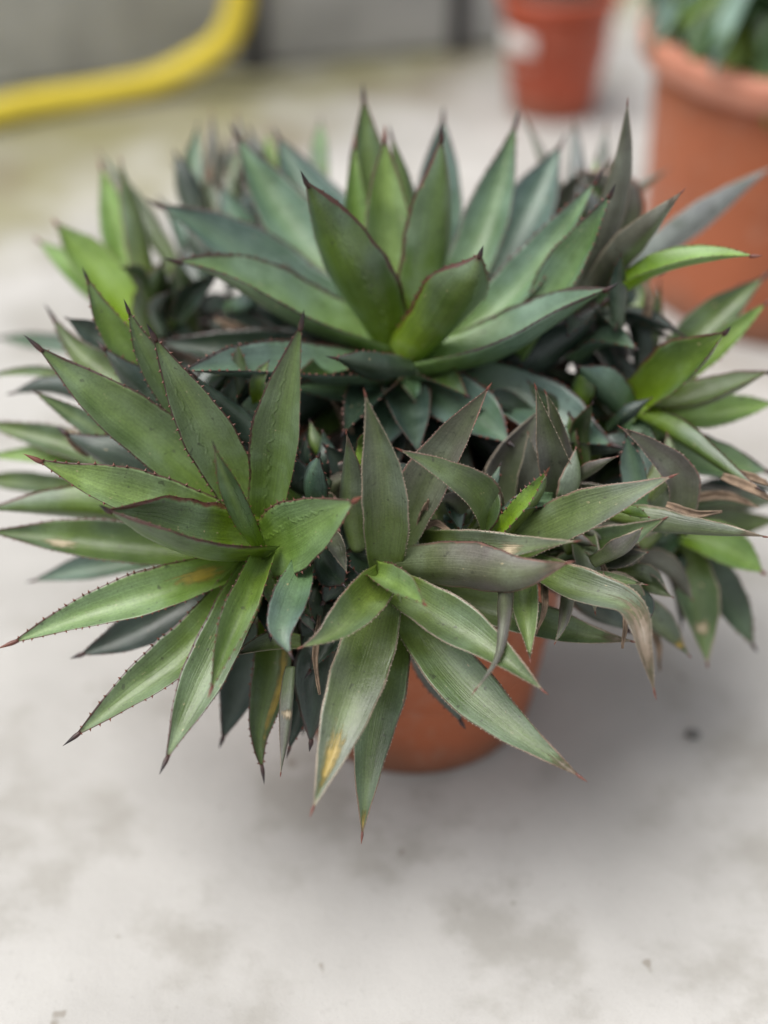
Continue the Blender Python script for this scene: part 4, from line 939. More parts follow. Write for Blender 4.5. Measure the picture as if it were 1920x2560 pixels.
    ('B', 'dg', 27.6, [(-1037, 9906, 2836), (-659, 10046, 3183), (-239, 10230, 3340)], (-0.48, -0.33, 0.81), dict()),
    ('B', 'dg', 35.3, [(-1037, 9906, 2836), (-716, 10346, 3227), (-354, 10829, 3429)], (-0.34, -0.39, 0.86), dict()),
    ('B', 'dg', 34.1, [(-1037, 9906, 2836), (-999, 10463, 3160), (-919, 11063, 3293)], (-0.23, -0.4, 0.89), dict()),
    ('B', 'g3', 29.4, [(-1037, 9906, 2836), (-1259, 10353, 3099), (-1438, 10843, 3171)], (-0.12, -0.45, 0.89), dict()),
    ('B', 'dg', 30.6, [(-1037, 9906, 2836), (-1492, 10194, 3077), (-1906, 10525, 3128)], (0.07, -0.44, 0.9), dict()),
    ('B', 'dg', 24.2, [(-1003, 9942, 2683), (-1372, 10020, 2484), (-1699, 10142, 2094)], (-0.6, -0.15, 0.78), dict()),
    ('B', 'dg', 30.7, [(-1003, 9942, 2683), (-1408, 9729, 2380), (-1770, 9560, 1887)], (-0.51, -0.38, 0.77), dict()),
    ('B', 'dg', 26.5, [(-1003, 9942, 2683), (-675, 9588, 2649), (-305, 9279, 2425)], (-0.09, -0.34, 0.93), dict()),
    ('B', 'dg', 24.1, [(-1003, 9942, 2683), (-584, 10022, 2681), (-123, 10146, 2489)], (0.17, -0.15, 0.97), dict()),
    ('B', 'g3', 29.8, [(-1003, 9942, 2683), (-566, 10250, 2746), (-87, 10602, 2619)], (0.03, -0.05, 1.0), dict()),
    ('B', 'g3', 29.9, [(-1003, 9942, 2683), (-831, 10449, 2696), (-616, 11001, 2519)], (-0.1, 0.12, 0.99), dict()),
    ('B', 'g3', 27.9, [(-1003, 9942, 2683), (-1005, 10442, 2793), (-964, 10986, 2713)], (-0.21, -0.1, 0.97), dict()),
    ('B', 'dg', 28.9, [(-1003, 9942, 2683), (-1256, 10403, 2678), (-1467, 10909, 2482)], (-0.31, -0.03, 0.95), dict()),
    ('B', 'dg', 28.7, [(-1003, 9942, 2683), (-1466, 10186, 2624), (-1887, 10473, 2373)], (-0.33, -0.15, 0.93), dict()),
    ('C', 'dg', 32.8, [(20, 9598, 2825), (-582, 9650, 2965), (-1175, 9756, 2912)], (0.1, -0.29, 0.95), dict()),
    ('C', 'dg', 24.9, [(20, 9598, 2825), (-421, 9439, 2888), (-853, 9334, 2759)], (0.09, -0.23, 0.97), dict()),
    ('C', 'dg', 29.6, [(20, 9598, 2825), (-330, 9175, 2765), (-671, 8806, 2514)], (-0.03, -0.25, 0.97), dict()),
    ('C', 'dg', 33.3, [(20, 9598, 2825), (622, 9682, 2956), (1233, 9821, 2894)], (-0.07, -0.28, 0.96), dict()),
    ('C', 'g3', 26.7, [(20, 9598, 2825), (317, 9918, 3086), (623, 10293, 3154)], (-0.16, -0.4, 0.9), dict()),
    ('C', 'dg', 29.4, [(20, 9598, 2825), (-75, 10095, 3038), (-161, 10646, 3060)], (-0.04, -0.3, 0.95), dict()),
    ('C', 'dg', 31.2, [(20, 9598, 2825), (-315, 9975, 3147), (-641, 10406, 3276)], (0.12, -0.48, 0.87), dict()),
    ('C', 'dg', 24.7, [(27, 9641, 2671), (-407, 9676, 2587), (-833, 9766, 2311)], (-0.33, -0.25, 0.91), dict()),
    ('C', 'dg', 25.2, [(27, 9641, 2671), (-293, 9381, 2490), (-604, 9174, 2117)], (-0.28, -0.46, 0.84), dict()),
    ('C', 'dg', 29.6, [(27, 9641, 2671), (554, 9733, 2636), (1089, 9878, 2409)], (0.21, -0.23, 0.95), dict()),
    ('C', 'g3', 25.4, [(27, 9641, 2671), (363, 9951, 2705), (708, 10315, 2546)], (0.15, -0.09, 0.98), dict()),
    ('C', 'dg', 23.5, [(27, 9641, 2671), (194, 10026, 2735), (370, 10465, 2606)], (0.06, -0.04, 1.0), dict()),
    ('C', 'dg', 28.1, [(27, 9641, 2671), (-181, 10102, 2693), (-380, 10616, 2523)], (-0.17, 0.0, 0.99), dict()),
    ('C', 'dg', 27.2, [(27, 9641, 2671), (-426, 9850, 2726), (-871, 10112, 2588)], (-0.12, -0.23, 0.96), dict()),
    ('D', 'dg', 25.6, [(978, 10007, 2802), (535, 10097, 2968), (69, 10229, 2940)], (0.18, -0.22, 0.96), dict()),
    ('D', 'g3', 23.9, [(978, 10007, 2802), (550, 9945, 2926), (100, 9925, 2856)], (0.17, -0.2, 0.96), dict()),
    ('D', 'dg', 22.3, [(978, 10007, 2802), (677, 9742, 2973), (355, 9519, 2950)], (0.36, -0.02, 0.93), dict()),
    ('D', 'dg', 27.4, [(978, 10007, 2802), (1446, 9786, 2837), (1892, 9607, 2677)], (-0.02, -0.15, 0.99), dict()),
    ('D', 'dg', 31.1, [(978, 10007, 2802), (1549, 9913, 2944), (2098, 9860, 2892)], (-0.17, -0.18, 0.97), dict()),
    ('D', 'dg', 28.2, [(978, 10007, 2802), (1471, 10126, 2998), (1942, 10287, 3000)], (-0.18, -0.3, 0.94), dict()),
    ('D', 'dg', 25.0, [(978, 10007, 2802), (1258, 10355, 2954), (1516, 10746, 2913)], (0.05, -0.29, 0.96), dict()),
    ('D', 'dg', 23.9, [(978, 10007, 2802), (1116, 10381, 3030), (1232, 10797, 3064)], (0.04, -0.41, 0.91), dict()),
    ('D', 'dg', 24.4, [(978, 10007, 2802), (825, 10367, 3062), (650, 10768, 3128)], (0.19, -0.4, 0.89), dict()),
    ('D', 'dg', 29.4, [(978, 10007, 2802), (604, 10256, 3148), (208, 10546, 3300)], (0.37, -0.39, 0.84), dict()),
    ('D', 'dg', 20.3, [(961, 10040, 2646), (594, 10051, 2664), (206, 10104, 2487)], (-0.12, -0.2, 0.97), dict()),
    ('D', 'dg', 22.3, [(961, 10040, 2646), (1317, 10133, 2511), (1652, 10268, 2182)], (0.51, -0.11, 0.85), dict()),
    ('D', 'g3', 25.4, [(961, 10040, 2646), (1329, 10322, 2644), (1676, 10647, 2447)], (0.25, -0.1, 0.96), dict()),
    ('D', 'g3', 26.7, [(961, 10040, 2646), (1140, 10480, 2602), (1297, 10962, 2363)], (0.25, 0.12, 0.96), dict()),
    ('D', 'g3', 24.8, [(961, 10040, 2646), (961, 10480, 2630), (940, 10962, 2420)], (0.11, 0.16, 0.98), dict()),
    ('D', 'dg', 21.1, [(961, 10040, 2646), (735, 10331, 2622), (488, 10663, 2404)], (-0.16, 0.14, 0.98), dict()),
    ('D', 'dg', 24.0, [(961, 10040, 2646), (584, 10250, 2725), (185, 10502, 2609)], (-0.02, -0.13, 0.99), dict()),
    ('E', 'g3', 30.0, [(2286, 11431, 3268), (1862, 11606, 3611), (1376, 11777, 3764)], (0.53, -0.06, 0.85), dict()),
    ('E', 'dg', 27.7, [(2286, 11431, 3268), (1839, 11314, 3506), (1329, 11193, 3555)], (0.36, 0.03, 0.93), dict()),
    ('E', 'g3', 31.2, [(2286, 11431, 3268), (1970, 10989, 3484), (1592, 10543, 3510)], (0.35, 0.07, 0.93), dict()),
    ('E', 'dg', 25.2, [(2286, 11431, 3268), (2255, 11010, 3518), (2162, 10586, 3579)], (0.37, 0.35, 0.86), dict()),
    ('E', 'dg', 26.4, [(2286, 11431, 3268), (2536, 11001, 3341), (2723, 10568, 3225)], (0.24, 0.17, 0.96), dict()),
    ('E', 'dg', 25.9, [(2286, 11431, 3268), (2730, 11230, 3233), (3111, 11025, 3009)], (0.24, 0.06, 0.97), dict()),
    ('E', 'dg', 31.9, [(2286, 11431, 3268), (2755, 11811, 3266), (3161, 12188, 3075)], (0.19, -0.08, 0.98), dict()),
    ('E', 'dg', 24.7, [(2286, 11431, 3268), (2478, 11852, 3278), (2608, 12269, 3098)], (0.3, -0.02, 0.95), dict()),
    ('E', 'dg', 29.8, [(2286, 11431, 3268), (2318, 11948, 3517), (2289, 12462, 3577)], (0.32, -0.34, 0.88), dict()),
    ('E', 'dg', 24.4, [(2286, 11431, 3268), (1995, 11725, 3474), (1641, 12015, 3491)], (0.39, -0.05, 0.92), dict()),
    ('E', 'dg', 23.8, [(2236, 11427, 3116), (1815, 11415, 3138), (1333, 11399, 2971)], (-0.08, 0.01, 1.0), dict()),
    ('E', 'dg', 23.4, [(2236, 11427, 3116), (1885, 11203, 3154), (1472, 10975, 3003)], (0.04, -0.15, 0.99), dict()),
    ('E', 'g3', 28.6, [(2236, 11427, 3116), (2079, 10950, 3029), (1860, 10468, 2753)], (0.2, -0.35, 0.92), dict()),
    ('E', 'dg', 25.8, [(2236, 11427, 3116), (2312, 10972, 3041), (2326, 10513, 2777)], (0.35, -0.22, 0.91), dict()),
    ('E', 'dg', 27.6, [(2236, 11427, 3116), (2582, 11061, 3033), (2866, 10692, 2760)], (0.36, -0.03, 0.93), dict()),
    ('E', 'dg', 21.4, [(2236, 11427, 3116), (2602, 11324, 3011), (2905, 11217, 2716)], (0.42, -0.01, 0.91), dict()),
    ('E', 'dg', 28.5, [(2236, 11427, 3116), (2661, 11652, 2922), (3024, 11872, 2539)], (0.48, 0.11, 0.87), dict()),
    ('E', 'dg', 26.8, [(2236, 11427, 3116), (2545, 11758, 2942), (2791, 12084, 2578)], (0.47, 0.19, 0.86), dict()),
    ('E', 'dg', 21.9, [(2236, 11427, 3116), (2283, 11829, 3115), (2268, 12227, 2925)], (0.32, 0.11, 0.94), dict()),
    ('E', 'dg', 29.0, [(2236, 11427, 3116), (2047, 11922, 3122), (1796, 12412, 2939)], (0.24, 0.2, 0.95), dict()),
    ('E', 'g3', 26.0, [(2236, 11427, 3116), (1813, 11615, 3131), (1327, 11798, 2957)], (-0.02, 0.17, 0.98), dict()),
    ('F', 'dg', 21.4, [(-2362, 12916, 3321), (-2420, 12561, 3516), (-2400, 12158, 3533)], (-0.38, 0.36, 0.85), dict()),
    ('F', 'dg', 23.6, [(-2362, 12916, 3321), (-2121, 12669, 3606), (-1802, 12374, 3713)], (-0.45, 0.29, 0.84), dict()),
    ('F', 'dg', 26.0, [(-2362, 12916, 3321), (-1962, 12971, 3600), (-1484, 12978, 3702)], (-0.48, 0.23, 0.85), dict()),
    ('F', 'g3', 21.7, [(-2362, 12916, 3321), (-2114, 13196, 3502), (-1788, 13429, 3505)], (-0.52, 0.12, 0.85), dict()),
    ('F', 'dg', 21.0, [(-2299, 12878, 3179), (-2367, 12508, 3194), (-2357, 12090, 3031)], (-0.44, -0.04, 0.9), dict()),
    ('F', 'dg', 18.5, [(-2299, 12878, 3179), (-2123, 12619, 3287), (-1868, 12313, 3216)], (-0.24, 0.02, 0.97), dict()),
    ('F', 'g3', 18.6, [(-2299, 12878, 3179), (-2007, 12768, 3284), (-1636, 12611, 3212)], (-0.11, 0.13, 0.99), dict()),
    ('F', 'dg', 20.8, [(-2299, 12878, 3179), (-1951, 12973, 3299), (-1525, 13021, 3241)], (-0.23, 0.28, 0.93), dict()),
    ('F', 'dg', 21.3, [(-2299, 12878, 3179), (-2091, 13167, 3069), (-1805, 13408, 2781)], (-0.15, 0.6, 0.79), dict()),
    ('G', 'g3', 28.3, [(1885, 12134, 4066), (1450, 12352, 4288), (964, 12544, 4319)], (0.37, 0.08, 0.92), dict()),
    ('G', 'dg', 25.3, [(1885, 12134, 4066), (1515, 11910, 4256), (1096, 11659, 4255)], (0.25, 0.13, 0.96), dict()),
    ('G', 'dg', 29.4, [(1885, 12134, 4066), (1779, 11659, 4344), (1622, 11157, 4431)], (0.31, 0.33, 0.89), dict()),
    ('G', 'dg', 27.2, [(1885, 12134, 4066), (2011, 11704, 4348), (2087, 11248, 4439)], (0.18, 0.49, 0.85), dict()),
    ('G', 'dg', 31.2, [(1885, 12134, 4066), (2362, 11821, 4251), (2790, 11482, 4244)], (-0.02, 0.34, 0.94), dict()),
    ('G', 'dg', 29.1, [(1885, 12134, 4066), (2421, 12185, 3994), (2906, 12210, 3731)], (0.23, 0.13, 0.96), dict()),
    ('G', 'g3', 27.2, [(1885, 12134, 4066), (2286, 12463, 4142), (2637, 12766, 4026)], (0.01, -0.07, 1.0), dict()),
    ('G', 'g3', 24.4, [(1885, 12134, 4066), (1881, 12592, 4084), (1826, 13023, 3911)], (0.25, 0.09, 0.96), dict()),
    ('G', 'g3', 30.5, [(1885, 12134, 4066), (1657, 12651, 4146), (1378, 13141, 4035)], (0.27, 0.09, 0.96), dict()),
    ('G', 'dg', 19.9, [(1844, 12113, 3912), (1492, 12106, 3946), (1089, 12074, 3788)], (-0.07, 0.13, 0.99), dict()),
    ('G', 'dg', 24.4, [(1844, 12113, 3912), (1493, 11858, 3996), (1092, 11576, 3887)], (0.07, 0.0, 1.0), dict()),
    ('G', 'dg', 24.3, [(1844, 12113, 3912), (1854, 11675, 3909), (1814, 11211, 3714)], (0.26, -0.13, 0.96), dict()),
    ('G', 'dg', 22.8, [(1844, 12113, 3912), (2051, 11750, 3907), (2208, 11360, 3710)], (0.32, 0.01, 0.95), dict()),
    ('G', 'dg', 23.2, [(1844, 12113, 3912), (2186, 11947, 3752), (2477, 11754, 3401)], (0.55, -0.01, 0.83), dict()),
    ('G', 'dg', 25.5, [(1844, 12113, 3912), (2232, 12290, 3732), (2569, 12441, 3360)], (0.45, 0.22, 0.86), dict()),
    ('G', 'dg', 27.0, [(1844, 12113, 3912), (2086, 12500, 3735), (2277, 12860, 3366)], (0.37, 0.32, 0.87), dict()),
    ('G', 'dg', 23.4, [(1844, 12113, 3912), (1724, 12518, 3859), (1554, 12897, 3615)], (0.19, 0.32, 0.93), dict()),
    ('G', 'dg', 20.2, [(1844, 12113, 3912), (1545, 12294, 3869), (1195, 12449, 3633)], (-0.1, 0.35, 0.93), dict()),
    ('H', 'g3', 21.3, [(-1561, 13871, 3799), (-1357, 13680, 4099), (-1099, 13414, 4222)], (-0.39, 0.49, 0.78), dict()),
    ('H', 'dg', 15.5, [(-1517, 13811, 3658), (-1581, 13552, 3740), (-1590, 13217, 3645)], (-0.32, 0.15, 0.94), dict()),
    ('H', 'dg', 17.0, [(-1517, 13811, 3658), (-1224, 13785, 3747), (-876, 13684, 3660)], (-0.06, 0.35, 0.93), dict()),
    ('I', 'dg', 16.9, [(2717, 10840, 2297), (2498, 10867, 2549), (2205, 10908, 2616)], (0.62, -0.1, 0.78), dict()),
    ('I', 'dg', 19.3, [(2717, 10840, 2297), (2517, 10637, 2549), (2242, 10447, 2617)], (0.6, 0.11, 0.79), dict()),
    ('I', 'dg', 20.1, [(2717, 10840, 2297), (2724, 10469, 2415), (2657, 10112, 2348)], (0.39, 0.14, 0.91), dict()),
    ('I', 'g3', 16.7, [(2717, 10840, 2297), (2926, 11079, 2303), (3061, 11332, 2125)], (0.36, -0.09, 0.93), dict()),
    ('I', 'dg', 21.4, [(2717, 10840, 2297), (2596, 11159, 2530), (2400, 11492, 2577)], (0.46, -0.26, 0.85), dict()),
    ('I', 'dg', 19.1, [(2658, 10851, 2148), (2332, 10802, 2252), (1932, 10767, 2171)], (0.15, -0.1, 0.98), dict()),
    ('I', 'g3', 14.5, [(2658, 10851, 2148), (2501, 10659, 2139), (2270, 10481, 1944)], (0.1, -0.41, 0.91), dict()),
    ('I', 'dg', 18.9, [(2658, 10851, 2148), (2796, 10594, 1992), (2860, 10351, 1651)], (0.54, -0.38, 0.75), dict()),
    ('I', 'dg', 17.0, [(2658, 10851, 2148), (2944, 10825, 2035), (3156, 10814, 1736)], (0.53, -0.08, 0.84), dict()),
    ('I', 'dg', 15.8, [(2658, 10851, 2148), (2906, 10998, 2095), (3080, 11159, 1856)], (0.45, -0.02, 0.89), dict()),
    ('I', 'dg', 17.2, [(2658, 10851, 2148), (2629, 11160, 2169), (2526, 11482, 2004)], (0.34, 0.16, 0.93), dict()),
    ('I', 'dg', 19.8, [(2658, 10851, 2148), (2428, 11112, 2166), (2124, 11386, 1999)], (0.1, 0.24, 0.97), dict()),
]
CENTRES = {
    'A': ((0.0126, 1.1819, 0.3819), (-0.028, 0.083, 0.996)),
    'B': ((-0.1084, 0.9858, 0.3045), (-0.211, -0.22, 0.952)),
    'C': ((0.001, 0.9538, 0.3036), (-0.045, -0.271, 0.962)),
    'D': ((0.1002, 0.9961, 0.3016), (0.109, -0.208, 0.972)),
    'E': ((0.2354, 1.1435, 0.3476), (0.312, 0.021, 0.95)),
    'F': ((-0.2448, 1.2968, 0.3517), (-0.391, 0.237, 0.889)),
    'H': ((-0.1621, 1.3954, 0.3994), (-0.272, 0.376, 0.886)),
    'G': ((0.194, 1.2163, 0.4277), (0.252, 0.132, 0.959)),
    'I': ((0.2799, 1.0825, 0.25), (0.37, -0.07, 0.926)),
}

TONES = {   # base colour near the heart, colour further out, margin colour
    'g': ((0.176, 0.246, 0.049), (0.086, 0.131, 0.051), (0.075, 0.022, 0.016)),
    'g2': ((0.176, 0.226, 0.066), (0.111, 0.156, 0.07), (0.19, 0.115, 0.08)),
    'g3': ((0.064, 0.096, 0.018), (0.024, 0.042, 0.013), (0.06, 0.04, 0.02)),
    'lg': ((0.198, 0.29, 0.101), (0.17, 0.253, 0.17), (0.05, 0.028, 0.024)),
    'lg2': ((0.184, 0.254, 0.07), (0.135, 0.184, 0.082), (0.06, 0.025, 0.02)),
    'lb': ((0.252, 0.347, 0.095), (0.207, 0.288, 0.122), (0.085, 0.035, 0.025)),
    'br': ((0.258, 0.377, 0.069), (0.244, 0.368, 0.11), (0.18, 0.25, 0.08)),
    'gl': ((0.152, 0.23, 0.12), (0.124, 0.184, 0.147), (0.05, 0.036, 0.034)),
    'dg': ((0.047, 0.068, 0.036), (0.035, 0.056, 0.043), (0.04, 0.025, 0.022)),  # dark glaucous; filler leaves carry the shade of the gaps in this colour
    'dg2': ((0.09, 0.131, 0.061), (0.07, 0.107, 0.066), (0.1, 0.08, 0.05)),
    'p': ((0.135, 0.160, 0.075), (0.150, 0.130, 0.110), (0.23, 0.11, 0.09)),
    'po': ((0.107, 0.103, 0.074), (0.135, 0.13, 0.098), (0.21, 0.17, 0.12)),
    'pl': ((0.19, 0.199, 0.171), (0.266, 0.261, 0.242), (0.26, 0.2, 0.18)),
    'pg': ((0.160, 0.205, 0.070), (0.122, 0.142, 0.088), (0.22, 0.135, 0.1)),
}
PATCH = {'d': (0.21, 0.155, 0.115), 'y': (0.50, 0.33, 0.05), 't': (0.52, 0.42, 0.28)}
SOFT = ('p', 'pg', 'po', 'pl', 'g2')       # kinds with fine pale teeth


def leaf_profile(t, peak, base, blunt):
    if t < peak:
        return base + (1 - base) * math.sin(0.5 * math.pi * t / peak)
    s = (t - peak) / (1 - peak)
    return blunt * math.cos(0.5 * math.pi * s) + (1 - blunt) * (1 - s)


def build_leaf(root, tone, width, P, N, opt, k):
    rnd = random.Random(k * 7 + 3)
    hw = width * 0.5
    soft = tone in SOFT
    peak = opt.get('wp', 0.5)
    chan = opt.get('ch', 0.46)
    base_w = 0.66
    sp = opt.get('sp', 0.05 if soft else 0.085)
    NU, NV = 34, 10
    path, L = arc_path(P, NU)
    end = 1 - sp * 0.62
    origin = root.location
    twist = R(opt.get('tw', rnd.uniform(-30, 30) if soft else rnd.uniform(-14, 14)))
    ph1, ph2, ph3 = (rnd.uniform(0, 6.3) for _ in range(3))
    wav = rnd.uniform(0.012, 0.034) if soft else rnd.uniform(0.004, 0.018)
    th0 = min(0.009, max(0.0018, (0.11 if soft else 0.16) * width))
    frames = []
    for i in range(NU + 1):
        t = (path[min(i + 1, NU)] - path[max(i - 1, 0)]).normalized()
        nn = N - N.dot(t) * t
        nn = nn.normalized() if nn.length > 1e-4 else N
        s = t.cross(nn).normalized()
        nn = s.cross(t).normalized()
        a = twist * (i / NU - 0.5)
        s2 = s * math.cos(a) + nn * math.sin(a)
        n2 = nn * math.cos(a) - s * math.sin(a)
        frames.append((path[i], t, s2, n2))

    def frame_at(u):
        x = min(max(u, 0), 1) * NU
        i = min(int(x), NU - 1)
        f = x - i
        A, B = frames[i], frames[i + 1]
        return tuple(A[q].lerp(B[q], f) for q in range(4))

    def half(u):
        w = leaf_profile(u / end, peak, base_w, 0.55 if soft else 0.85) * hw if u < end else 0.0
        w = max(w, min(0.0007, hw * 0.1))
        return w * (1 + 0.03 * math.sin(u * 13 + ph1) + 0.015 * math.sin(u * 37 + ph2))

    def point(u, v, low):
        p, t, s, n = frame_at(u)
        w = half(u)
        c = chan * (0.8 + 0.6 * (1 - u) + 0.7 * u ** 3)
        y = c * w * (abs(v) ** 1.75)
        y += wav * L * math.sin(u * 11 + ph3 + (1.5 if v > 0 else 0)) * abs(v) ** 2 * min(1, w / hw) * 0.4
        if low:
            y -= th0 * (1 - 0.72 * u) * min(1, w / hw * 1.6) * (1 - abs(v) ** 2.4)
        return p + s * (v * w * (1 - 0.12 * c)) + n * y - origin

    vs, uvs, fs = [], [], []
    idx = {}
    for i in range(NU + 1):
        u = end * i / NU
        for low in (0, 1):
            for j in range(NV + 1):
                if low and j in (0, NV):
                    idx[i, 1, j] = idx[i, 0, j]
                    continue
                v = math.sin(0.5 * math.pi * (2 * j / NV - 1)) * 0.4 + (2 * j / NV - 1) * 0.6
                idx[i, low, j] = len(vs)
                vs.append(point(u, v, low))
                uvs.append((u / end, 0.5 + 0.5 * v))
    for i in range(NU):
        for j in range(NV):
            fs.append((idx[i, 0, j], idx[i, 0, j + 1], idx[i + 1, 0, j + 1], idx[i + 1, 0, j]))
            fs.append((idx[i, 1, j + 1], idx[i, 1, j], idx[i + 1, 1, j], idx[i + 1, 1, j + 1]))
    fs.append(tuple(idx[NU, 0, j] for j in range(NV + 1)) + tuple(idx[NU, 1, j] for j in range(NV - 1, 0, -1)))
    fs.append(tuple(idx[0, 0, j] for j in range(NV, -1, -1)) + tuple(idx[0, 1, j] for j in range(1, NV)))
    leaf = mesh_obj('leaf', vs, fs, M['leaf'], root, uvs)
    tb, tm, rim = TONES[tone]
    f = rnd.uniform(0.88, 1.12)
    h = rnd.uniform(-0.04, 0.04)
    f *= 0.8
    tint = (f * (1 + h) * 0.92, f * 0.98, f * (1 - h) * 1.04)
    for prop, tone_col in (('tone_base', tb), ('tone', tm)):
        lum = 0.25 * tone_col[0] + 0.65 * tone_col[1] + 0.1 * tone_col[2]
        leaf[prop] = [max(0.008, lum + (a - lum) * (1.25 if prop == 'tone_base' else 1.08)) * b for a, b in zip(tone_col, tint)]
    if soft and 'pa' not in opt and rnd.random() < 0.45:
        opt = dict(opt, pa=(rnd.uniform(0.93, 1.0), 0.5, rnd.uniform(0.05, 0.12), 0.9, 'd'))     # withered tip
    if soft:
        rim = [q * (1 - w) + t * w for q, t, w in zip(rim, (0.36, 0.30, 0.22), (rnd.choice((0.1, 0.6, 0.9)),) * 3)]
    leaf['rim'] = list(rim)
    leaf['imprint'] = float(opt.get('im', 0.0))
    if 'pa' in opt:
        pu, pv, su, sv, kind = opt['pa']
        leaf['patch'] = [pu, pv, 0.72 if kind == 'y' else 0.9]
        leaf['patch_size'] = [su, sv, 1.0]
        leaf['patch_colour'] = list(PATCH[kind])
    else:
        leaf['patch'] = [0.0, 0.0, 0.0]
        leaf['patch_size'] = [1.0, 1.0, 1.0]
        leaf['patch_colour'] = [0.0, 0.0, 0.0]
    # terminal spine
    r0 = min(0.0026, max(0.0007, width * (0.030 if soft else 0.055)))
    pts, rr = [], []
    u0 = 1 - sp
    for i in range(9):
        s = i / 8
        p, t, sd, n = frame_at(u0 + sp * s)
        c = chan * 0.8 * half(u0 + sp * s) * 0.2
        pts.append(p + n * (c - th0 * 0.10 * (1 - s)) - origin)
        rr.append(max(0.00006, r0 * (0.7 + 0.9 * s if s < 0.3 else 0.97 * ((1 - s) / 0.7) ** 0.9)))
    sv, sf = tube(pts, rr, 8)
    suv = [((q // 8) / 8, 0.5) for q in range(len(sv))]
    mesh_obj('spine', sv, sf, M['spine_red' if soft or tone in ('br', 'lb') else 'spine'], leaf, suv)
    # teeth along both margins
    step = 0.0042 if soft else rnd.uniform(0.0065, 0.011)
    size = 0.0007 if soft else 0.0013 * rnd.uniform(0.6, 1.4)
    tv, tf = [], []
    for side in (-1, 1):
        d = L * 0.12 + rnd.uniform(0, step)
        while d < L * 0.93:
            u = d / L
            a = point(u - size * 0.75 / L, side, 0)
            b = point(u + size * 0.75 / L, side, 0)
            p, t, s, n = frame_at(u)
            z = size * rnd.uniform(0.6, 1.5)
            ap = (a + b) * 0.5 + s * side * z + t * z * rnd.uniform(-0.3, 0.7) + n * z * 0.25
            a2, b2 = a - s * side * 0.0006, b - s * side * 0.0006
            c = (a2 + b2) * 0.5 - n * size * 0.6
            cu = (a2 + b2) * 0.5 + n * size * 0.5
            q = len(tv)
            tv += [a2, b2, ap, c, cu]
            tf += [(q, q + 3, q + 2), (q + 3, q + 1, q + 2), (q + 1, q + 4, q + 2), (q + 4, q, q + 2)]
            d += step * rnd.uniform(0.65, 1.45)
    te = mesh_obj('margin_teeth', tv, tf, M['teeth_pale' if soft else 'teeth'], leaf, smooth=False)
    te['kind'] = 'stuff'
    return leaf


ROSETTES = {
    'A': 'largest blue-green agave rosette with upright dark-tipped leaves, top centre of the clump',
    'B': 'olive-green agave rosette at lower left with long leaves reaching the left edge',
    'C': 'front agave rosette whose longest leaves hang straight down before the pot',
    'D': 'purplish narrow-leaved agave offset just right of the clump centre',
    'E': 'bright-hearted blurred agave rosette on the right side above the dead brown tip',
    'F': 'light yellow-green blurred agave rosette at upper left',
    'G': 'grey-purple upright agave offset at upper right before the terracotta pot',
    'H': 'dark blurred agave offset at the back left under the yellow hose',
    'I': 'low agave offset hanging over the concrete at the right edge',
}
roots = {}
for key, label in ROSETTES.items():
    c, axis = CENTRES[key]
    c = Vector(c)
    foot = Vector((POT[0], POT[1], 0)).lerp(Vector((c.x, c.y, 0)), 1.0)
    d = Vector((c.x - POT[0], c.y - POT[1], 0))
    if d.length > 0.115:
        d = d.normalized() * 0.115
    foot = Vector((POT[0] + d.x, POT[1] + d.y, 0.245))
    root = empty('agave_rosette', foot, label, 'agave', 'agave rosettes crowded in the terracotta pot')
    roots[key] = root
    mid = foot.lerp(c, 0.5) + Vector((0, 0, 0.015))
    path, L = arc_path([Vector((0, 0, 0)), mid - foot, c - foot], 14)
    rad = [0.015 * (1 - 0.35 * i / 14) * (1 + 0.18 * math.sin(i * 2.4)) for i in range(15)]
    v, f = tube(path, rad, 12)
    mesh_obj('stem', v, f, M['stem'], root)

for k, (key, tone, width, P, N, opt) in enumerate(LEAVES):
    build_leaf(roots[key], tone, width / 1000.0, [Vector(p) / 10000.0 for p in P], Vector(N).normalized(), opt, k)


# withered leaves and scraps caught between the rosettes
def build_dry(root, P, width, k):
    rnd = random.Random(k + 90)
    path, L = arc_path([Vector(p) - root.location for p in P], 16)
    vs, fs = [], []
    for i, p in enumerate(path):
        t = (path[min(i + 1, 16)] - path[max(i - 1, 0)]).normalized()
        s = t.cross(Vector((0.2, -0.8, 0.6))).normalized()
        n = s.cross(t)
        w = width * 0.5 * math.sin(math.pi * min(0.97, 0.2 + 0.8 * i / 16))
        for j in range(5):
            v = j / 2 - 1
            vs.append(p + s * v * w + n * (abs(v) ** 1.5 * w * 1.1 + 0.002 * noise.noise(Vector((i * 0.5, j * 0.8, k)))))
    for i in range(16):
        for j in range(4):
            q = i * 5 + j
            fs.append((q, q + 1, q + 6, q + 5))
    o = mesh_obj('dry_leaf', vs, fs, M['dry'], root)
    o.modifiers.new('thickness', 'SOLIDIFY').thickness = 0.0012


